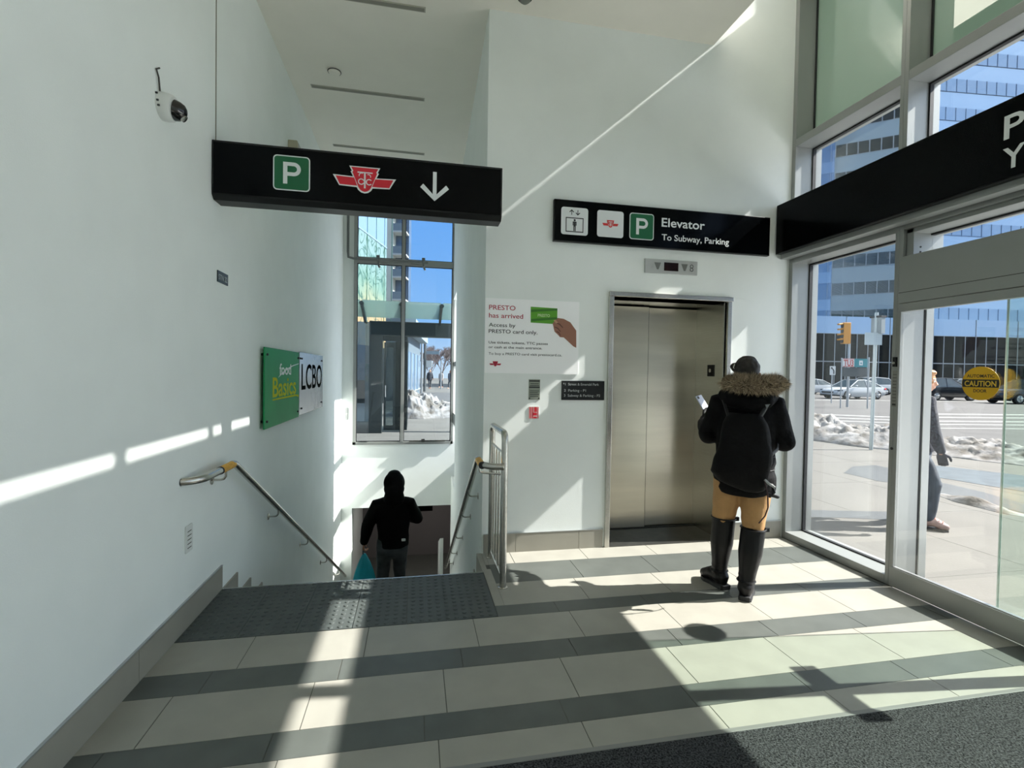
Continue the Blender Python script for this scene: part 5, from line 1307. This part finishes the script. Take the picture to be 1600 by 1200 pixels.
# ---- office block across the road
t = thing('office_building', 'blue glass office block with banded windows across the road', 'building', (55, 46, 0))
def facade(name, A, B, z0, z1, depth, m):
    """slab whose front runs from A to B (plan points, left to right as seen)"""
    a, b = Vector((A[0], A[1], 0)), Vector((B[0], B[1], 0)); d = (b-a).normalized(); n = Vector((-d.y, d.x, 0))
    if n.dot(a) < 0: n = -n
    mb = MB(); mb.hexa([a+Z*z0, b+Z*z0, b+n*depth+Z*z0, a+n*depth+Z*z0], [a+Z*z1, b+Z*z1, b+n*depth+Z*z1, a+n*depth+Z*z1])
    return mb.build(name, m, t), a, b, d, -n
def band(name, a, d, out, s0, s1, z0, z1, m, step=0, mw=.05, proud=.03, mm=None):
    mb = MB(); mx_ = Matrix((d, out, Z)).transposed().to_4x4(); mx_.translation = a
    mb.box(s0, s1, -.05, proud, z0, z1, mx_)
    if step:
        mb.mi = 1; s = s0
        while s <= s1+.01:
            mb.box(s-mw/2, s+mw/2, -.02, proud+.05, z0, z1, mx_); s += step
        mb.box(s0, s1, -.02, proud+.04, z0, z0+.05, mx_)
    return mb.build(name, [m, mm or M['mull']], t)
PA, PB = (31.0, 47.51), (84.0, 41.18)
_, a, b, d, out = facade('podium', PA, PB, 0, 8.35, 10, M['clad'])
ln = (b-a).length
band('shopfront_glazing', a, d, out, 0, ln, 0.1, 6.45, M['darkwin'], 1.28, .07)
mb = MB(); mx_ = Matrix((d, out, Z)).transposed().to_4x4(); mx_.translation = a; mb.box(0, ln, 0, .10, 3.36, 3.46, mx_); mb.build('shopfront_rail', M['mull'], t)
band('spandrel', a, d, out, 0, ln, 6.45, 8.35, M['blueband'], 5.12, .04)
WA, WB = (47.2, 51.55), (55.6, 44.55)
_, a, b, d, out = facade('office_wing', WA, WB, 8.35, 46, 9, M['clad'])
ln = (b-a).length
for k in range(11):
    z = 8.15+3.27*k
    band('window_band', a, d, out, 1.95, ln-.15, max(z, 8.4), z+1.45, mat('teal_office_glass', (30, 74, 70), .10, .2) if k == 0 else M['darkwin'], 1.10, .10, .0)
band('glass_corner', a, d, out, -6, 1.9, 8.4, 46, M['blueglass'], 1.25, .04, .10)
for k in range(11): band('spandrel', a, d, out, -6, 1.85, 6.4+3.27*k+3.27, 6.4+3.27*k+4.6, M['blueband'], 0, .04, .16)
TA, TB = (56.6, 46.4), (88.0, 43.5)
_, a, b, d, out = facade('office_tower', TA, TB, 8.35, 50, 14, M['blueband'])
ln = (b-a).length
for k in range(12):
    z = 8.45+3.27*k; band('window_band', a, d, out, .1, ln-.1, z, z+1.5, M['blueglass'], 1.28, .05, .03, mat('blue_mullion', (96, 124, 158), .4) if k == 0 else bpy.data.materials['blue_mullion'])

# ---- outside the stair window
blackm = mat('dark_bronze_frame', (40, 48, 48), .45, .3)
t = thing('entrance_vestibule', 'dark framed entrance vestibule outside the stair window', 'entrance', (-.1, 12.5, 0))
y0, y1 = 12.25, 12.45
for x0, x1, ya_, yb_ in ((-1.10, -.79, y0, y1), (-.50, -.20, 12.9, 13.05), (1.45, 1.75, y0, y1), (-1.10, -.95, 14.0, 14.15)):
    m = MB(); m.box(x0, x1, ya_, yb_, 0, 2.72); m.build('post', blackm, t, bevel=.01)
m = MB(); m.box(-1.10, 1.75, y0-.02, y1, 2.36, 2.72); m.build('beam', blackm, t, bevel=.01)
m = MB(); m.box(-.79, -.20, y0+.02, y1, 2.25, 2.36); m.box(-1.10, -.95, y1, 14.1, 2.4, 2.72); m.build('inner_frame', blackm, t)
m = MB(); m.box(-.79, -.74, 12.9, 13.0, 0, 2.25); m.box(-.56, -.50, 12.9, 13.0, 0, 2.25); m.box(-.74, -.56, 12.92, 12.98, 2.12, 2.25); m.box(-.74, -.56, 12.92, 12.98, 0, .12)
dl = m.build('door_leaf', mat('door_frame_grey', (70, 78, 78), .4, .4), t)
m = MB(); m.tube([Vector((-.745, 12.84, .85)), Vector((-.745, 12.84, 1.15))], .016, 8); m.build('door_handle', M['steel_pol'], dl)
m = MB(); m.box(-.74, -.56, 12.945, 12.955, .12, 2.12); m.box(-.20, -.19, 12.5, 13.8, .1, 2.35); m.build('glass_pane', glass('vestibule_glass', (.42, .50, .52), .12, .5), t)
m = MB(); m.box(-1.75, -1.10, 12.34, 12.35, .0, 2.7); m.build('side_glass', glass('side_glass', (.35, .42, .46), .15, .6), t)
t = thing('glass_canopy', 'sloping glass canopy on dark arms above the vestibule', 'canopy', (-.1, 11.9, 2.8))
for x in (-1.22, -.36, .55, 1.4):
    m = MB(); m.hexa([(x, 11.35, 2.98), (x+.05, 11.35, 2.98), (x+.05, 12.229, 2.66), (x, 12.229, 2.66)], [(x, 11.35, 3.04), (x+.05, 11.35, 3.04), (x+.05, 12.229, 2.95), (x, 12.229, 2.95)]); m.tube([(x+.025, 11.32, 3.02), (x+.025, 11.5, 3.02)], .05, 8); m.build('arm', blackm, t)
for x0, x1 in ((-1.9, -1.22), (-1.17, -.36), (-.31, .55), (.60, 1.4)):
    m = MB(); m.hexa([(x0, 11.25, 3.06), (x1, 11.25, 3.06), (x1, 12.22, 2.80), (x0, 12.22, 2.80)], [(x0, 11.25, 3.075), (x1, 11.25, 3.075), (x1, 12.22, 2.815), (x0, 12.22, 2.815)]); m.build('glass_pane', glass('canopy_glass', (.55, .72, .68), .1, .6, frost=.35, fcol=(.5, .6, .56)) if x0 == -1.9 else bpy.data.materials['canopy_glass'], t)

# building with coloured glass, left of the stair window
def artglass():
    m = bpy.data.materials.new('coloured_art_glass'); m.use_nodes = True; n = m.node_tree.nodes; l = m.node_tree.links; b = n['Principled BSDF']
    tc_ = n.new('ShaderNodeTexCoord'); sp = n.new('ShaderNodeSeparateXYZ'); l.new(tc_.outputs['Object'], sp.inputs[0])
    mr = n.new('ShaderNodeMapRange'); mr.inputs['From Min'].default_value = 3.8; mr.inputs['From Max'].default_value = 7.4; l.new(sp.outputs['Z'], mr.inputs[0])
    nz = n.new('ShaderNodeTexNoise'); nz.inputs['Scale'].default_value = .9; l.new(tc_.outputs['Object'], nz.inputs[0])
    ad = n.new('ShaderNodeMath'); ad.operation = 'MULTIPLY_ADD'; ad.inputs[1].default_value = .5; l.new(nz.outputs[0], ad.inputs[0]); l.new(mr.outputs[0], ad.inputs[2])
    r = n.new('ShaderNodeValToRGB'); l.new(ad.outputs[0], r.inputs[0]); el = r.color_ramp.elements
    el[0].position = .25; el[0].color = (*lin((150, 124, 86)), 1); el[1].position = .95; el[1].color = (*lin((108, 130, 126)), 1)
    e1 = el.new(.45); e1.color = (*lin((128, 132, 104)), 1); e2 = el.new(.68); e2.color = (*lin((98, 124, 108)), 1)
    wv = n.new('ShaderNodeTexNoise'); wv.inputs['Scale'].default_value = 1.3; wv.inputs['Detail'].default_value = 0; wv.inputs['Distortion'].default_value = 2.2; l.new(tc_.outputs['Object'], wv.inputs[0])
    r2 = n.new('ShaderNodeValToRGB'); r2.color_ramp.elements[0].position = .44; r2.color_ramp.elements[0].color = (0, 0, 0, 1); r2.color_ramp.elements[1].position = .60; r2.color_ramp.elements[1].color = (0, 0, 0, 1); e5 = r2.color_ramp.elements.new(.52); e5.color = (1, 1, 1, 1); l.new(wv.outputs[0], r2.inputs[0])
    mx2 = n.new('ShaderNodeMixRGB'); mx2.inputs[2].default_value = (*lin((40, 76, 58)), 1); l.new(r2.outputs[0], mx2.inputs[0]); l.new(r.outputs[0], mx2.inputs[1])
    l.new(mx2.outputs[0], b.inputs['Base Color']); b.inputs['Roughness'].default_value = .25
    return m
t = thing('art_glass_building', 'building with green and orange patterned glass under blue glazing', 'building', (-5, 22, 0))
A = at(548, 500, 19.2); B = at(603, 500, 23.2)
_, a, b, d, out = facade('upper_glazing', (A.x, A.y), (B.x, B.y), 7.36, 16, .5, M['blueglass'])
ln = (b-a).length
_, a, b, d, out = facade('patterned_glass', (A.x, A.y), (B.x, B.y), 2.6, 7.36, .4, artglass())
band('seams', a, d, out, 0, ln, 7.30, 7.36, M['blueband'], 0, .04, .02)
for k in range(5):
    mb = MB(); mx_ = Matrix((d, out, Z)).transposed().to_4x4(); mx_.translation = a; mb.box(.55+k*1.05, .57+k*1.05, -.02, .02, 2.6, 16, mx_); mb.build('seam', mat('seam_green', (70, 110, 100), .5) if k == 0 else bpy.data.materials['seam_green'], t)
mb = MB(); mx_ = Matrix((d, out, Z)).transposed().to_4x4(); mx_.translation = a; mb.box(0, ln, -.3, 0, 0, 2.6, mx_); mb.build('ground_floor', M['darkwin'], t)
for z in (9.6, 11.8, 14): band('spandrel', a, d, out, 0, ln, z, z+.25, M['blueband'], 0, .04, .03)
# residential tower with balconies
t = thing('apartment_tower', 'tall apartment tower with stacked balconies seen above the canopy', 'building', (-12, 70, 0))
c = at(612, 580, 70); c.z = 0
mb = MB(); mx_ = tmx(c); mb.box(-.95, .05, 0, 2.5, 0, 62, mx_); mb.build('concrete_fin', mat('pale_concrete', (186, 186, 176), .8), t)
mb = MB(); mb.box(.05, 1.95, 1.4, 3, 0, 62, mx_); mb.build('tower_wall', mat('tower_glass_wall', (88, 104, 124), .25, .2, var=.3, scale=.4), t)
for k in range(18):
    z = 2+3.2*k; mb = MB(); mb.box(.05, 1.95, -.6, 1.4, z, z+.22, mx_); bk = mb.build('balcony', mat('balcony_slab', (170, 172, 170), .8) if k == 0 else bpy.data.materials['balcony_slab'], t)
    mb = MB(); mb.box(.1, 1.93, -.58, -.55, z+.22, z+1.25, mx_); mb.build('railing', mat('balcony_rail', (104, 116, 124), .3) if k == 0 else bpy.data.materials['balcony_rail'], bk)
# low shop building, poles, tree, walkers
t = thing('shop_building', 'low glazed shop building receding behind the poles', 'building', (-2, 38, 0))
A = at(634, 580, 25); B = at(656, 580, 34)
_, a, b, d, out = facade('wall', (A.x, A.y), (B.x, B.y), 0, 4.2, 4, mat('shop_grey', (92, 104, 112), .6)); ln = (b-a).length
band('window_band', a, d, out, .2, ln-.2, .35, 2.6, M['blueglass'], 2.2, .16)
band('roof_edge', a, d, out, -.2, ln+.3, 3.5, 4.2, M['clad'], 0, .05, .5)
for u, d_, h, r_, lab in ((658.5, 35, 4.1, .07, 'left of two slim street poles seen through the stair window'), (663.5, 38, 4.6, .10, 'right, thicker street pole with small signs seen through the stair window')):
    q = at(u, 600, d_); t = thing('street_pole', lab, 'pole', (q.x, q.y, 0)); m = MB(); m.tube([Vector((q.x, q.y, 0)), Vector((q.x, q.y, h))], r_, 8); m.build('pole', M['silver'] if r_ < .08 else mat('dark_pole', (70, 74, 76), .5), t, smooth=True)
    if r_ > .08:
        m = MB(); m.box(.1, 1.1, -.03, .03, 2.9, 3.15, tmx(Vector((q.x, q.y, 0)))); m.build('sign_panel', M['clad'], t)
        m = MB(); m.box(.1, .55, -.03, .03, 1.9, 2.4, tmx(Vector((q.x, q.y, 0)))); m.build('sign_panel', M['white_plastic'], t)
q = at(689, 600, 44); t = thing('bollard_post', 'slim pale post between the distant pedestrians', 'post', (q.x, q.y, 0)); m = MB(); m.tube([Vector((q.x, q.y, 0)), Vector((q.x, q.y, 2.6))], .06, 8); m.build('post', M['silver'], t, smooth=True)
def bare_tree(name, label, c, h, spread, seed, m_):
    rnd = random.Random(seed); mb = MB(); t = thing(name, label, 'tree', c, 'bare winter trees beyond the road')
    tr = MB(); top = Vector(c)+Z*h*.2; tr.tube([Vector(c), Vector(c)+Z*h*.1, top], [h*.022, h*.018, h*.014], 6); tr.build('trunk', m_, t)
    def grow(p, d, ln, r, lev):
        e = p+d*ln; mb.tube([p, e], [r, r*.65], 3, caps=False)
        if lev == 0: return
        for k in range(3 if lev > 1 else 4):
            nd = (d+Vector((rnd.uniform(-1, 1)*spread, rnd.uniform(-1, 1)*spread, rnd.uniform(-.2, .6)))).normalized(); grow(p+d*ln*rnd.uniform(.6, 1), nd, ln*rnd.uniform(.6, .8), r*.76, lev-1)
    for k in range(5):
        a = 2*PI*k/5; grow(top-Z*h*.06*k/5, Vector((math.cos(a)*spread, math.sin(a)*spread, 1.3)).normalized(), h*.27, h*.010, 5)
    mb.build('branches', m_, t); return t
tw = mat('bare_twigs', (112, 98, 96), .9)
for i, (u, d_, h, lab) in enumerate(((672, 72, 5.7, 'bare brown tree left of the others beyond the road'), (691, 86, 7.6, 'tallest bare brown tree beyond the road, middle of the group'), (711, 100, 8.0, 'bare brown tree at the right edge of the stair window'))):
    q = at(u, 600, d_); bare_tree('bare_tree', lab, (q.x, q.y, 0), h, .75, 11+i, tw)
def walker(u, d_, label, coat, pants, hair, front, h=1.7, hood=False):
    q = at(u, 600, d_); T = Frame((q.x, q.y, 0), front); s = h/1.75
    t = thing('person', label, 'person', T.o); P_ = lambda r, f, z: T(r*s, f*s, z*s)
    m = MB()
    for sg in (-1, 1):
        m.tube([P_(sg*.09, 0, .9), P_(sg*.10, sg*.10, .5), P_(sg*.10, sg*.16-.03, .08)], [.08*s, .06*s, .045*s], 8, rounded=True); m.tube([P_(sg*.10, sg*.16-.05, .05), P_(sg*.10, sg*.16+.14, .04)], .045*s, 8, rounded=True)
        m.tube([P_(sg*.18, 0, 1.42), P_(sg*.25, -sg*.05, 1.12), P_(sg*.25, -sg*.12+.06, .88)], [.055*s, .045*s, .035*s], 8, rounded=True); m.tube([P_(sg*.25, -sg*.12+.06, .88), P_(sg*.25, -sg*.12+.09, .78)], [.04*s, .025*s], 8, rounded=True)
    m.tube([P_(0, 0, .88), P_(0, 0, 1.2), P_(0, 0, 1.45), P_(0, .01, 1.55)], [.12*s, .11*s, .10*s, .055*s], 10, rounded=True, flat=1.4, up=T.f); m.ball(P_(0, .03, 1.635), (.085*s, .10*s, .115*s), 12, 8); m.tube([P_(0, .11, 1.64), P_(0, .145, 1.615)], .018*s, 6, rounded=True)
    fuse(m, 'body', .022, SKIN, 2, t)
    m = MB(); m.tube([P_(0, 0, .82), P_(0, 0, 1.1), P_(0, 0, 1.38), P_(0, 0, 1.50)], [.15*s, .145*s, .135*s, .08*s], 12, rounded=True, flat=1.4, up=T.f)
    for sg in (-1, 1): m.tube([P_(sg*.14, 0, 1.43), P_(sg*.19, 0, 1.42), P_(sg*.25, -sg*.05, 1.12), P_(sg*.25, -sg*.11+.05, .90)], [.075*s, .075*s, .065*s, .055*s], 8, rounded=True)
    fuse(m, 'coat', .022, coat, 2, t)
    m = MB()
    for sg in (-1, 1): m.tube([P_(sg*.08, 0, .90), P_(sg*.10, sg*.10, .5), P_(sg*.10, sg*.16-.03, .12)], [.10*s, .08*s, .065*s], 8, rounded=True)
    fuse(m, 'trousers', .022, pants, 2, t)
    m = MB(); m.ball(P_(0, -.005, 1.67), (.095*s, .105*s, .105*s), 10, 8); fuse(m, 'hair', .022, hair, 1, t)
    return t
hairm = mat('dark_hair', (36, 30, 28), .7); greyp = mat('grey_trousers', (54, 58, 64), .85)
walker(671.5, 45, 'distant person in a dark coat beside the street poles', mat('navy_coat', (34, 38, 48), .85), greyp, hairm, (.3, -1, 0), 1.75)
walker(689.0, 49, 'distant person in a pale coat, middle of the three', mat('pale_coat', (168, 160, 154), .85), greyp, hairm, (-.5, -1, 0), 1.65)
walker(703.5, 46, 'distant person in a grey coat at the right edge of the stair window', mat('slate_coat', (84, 90, 100), .85), greyp, hairm, (-.6, -.8, 0), 1.7)
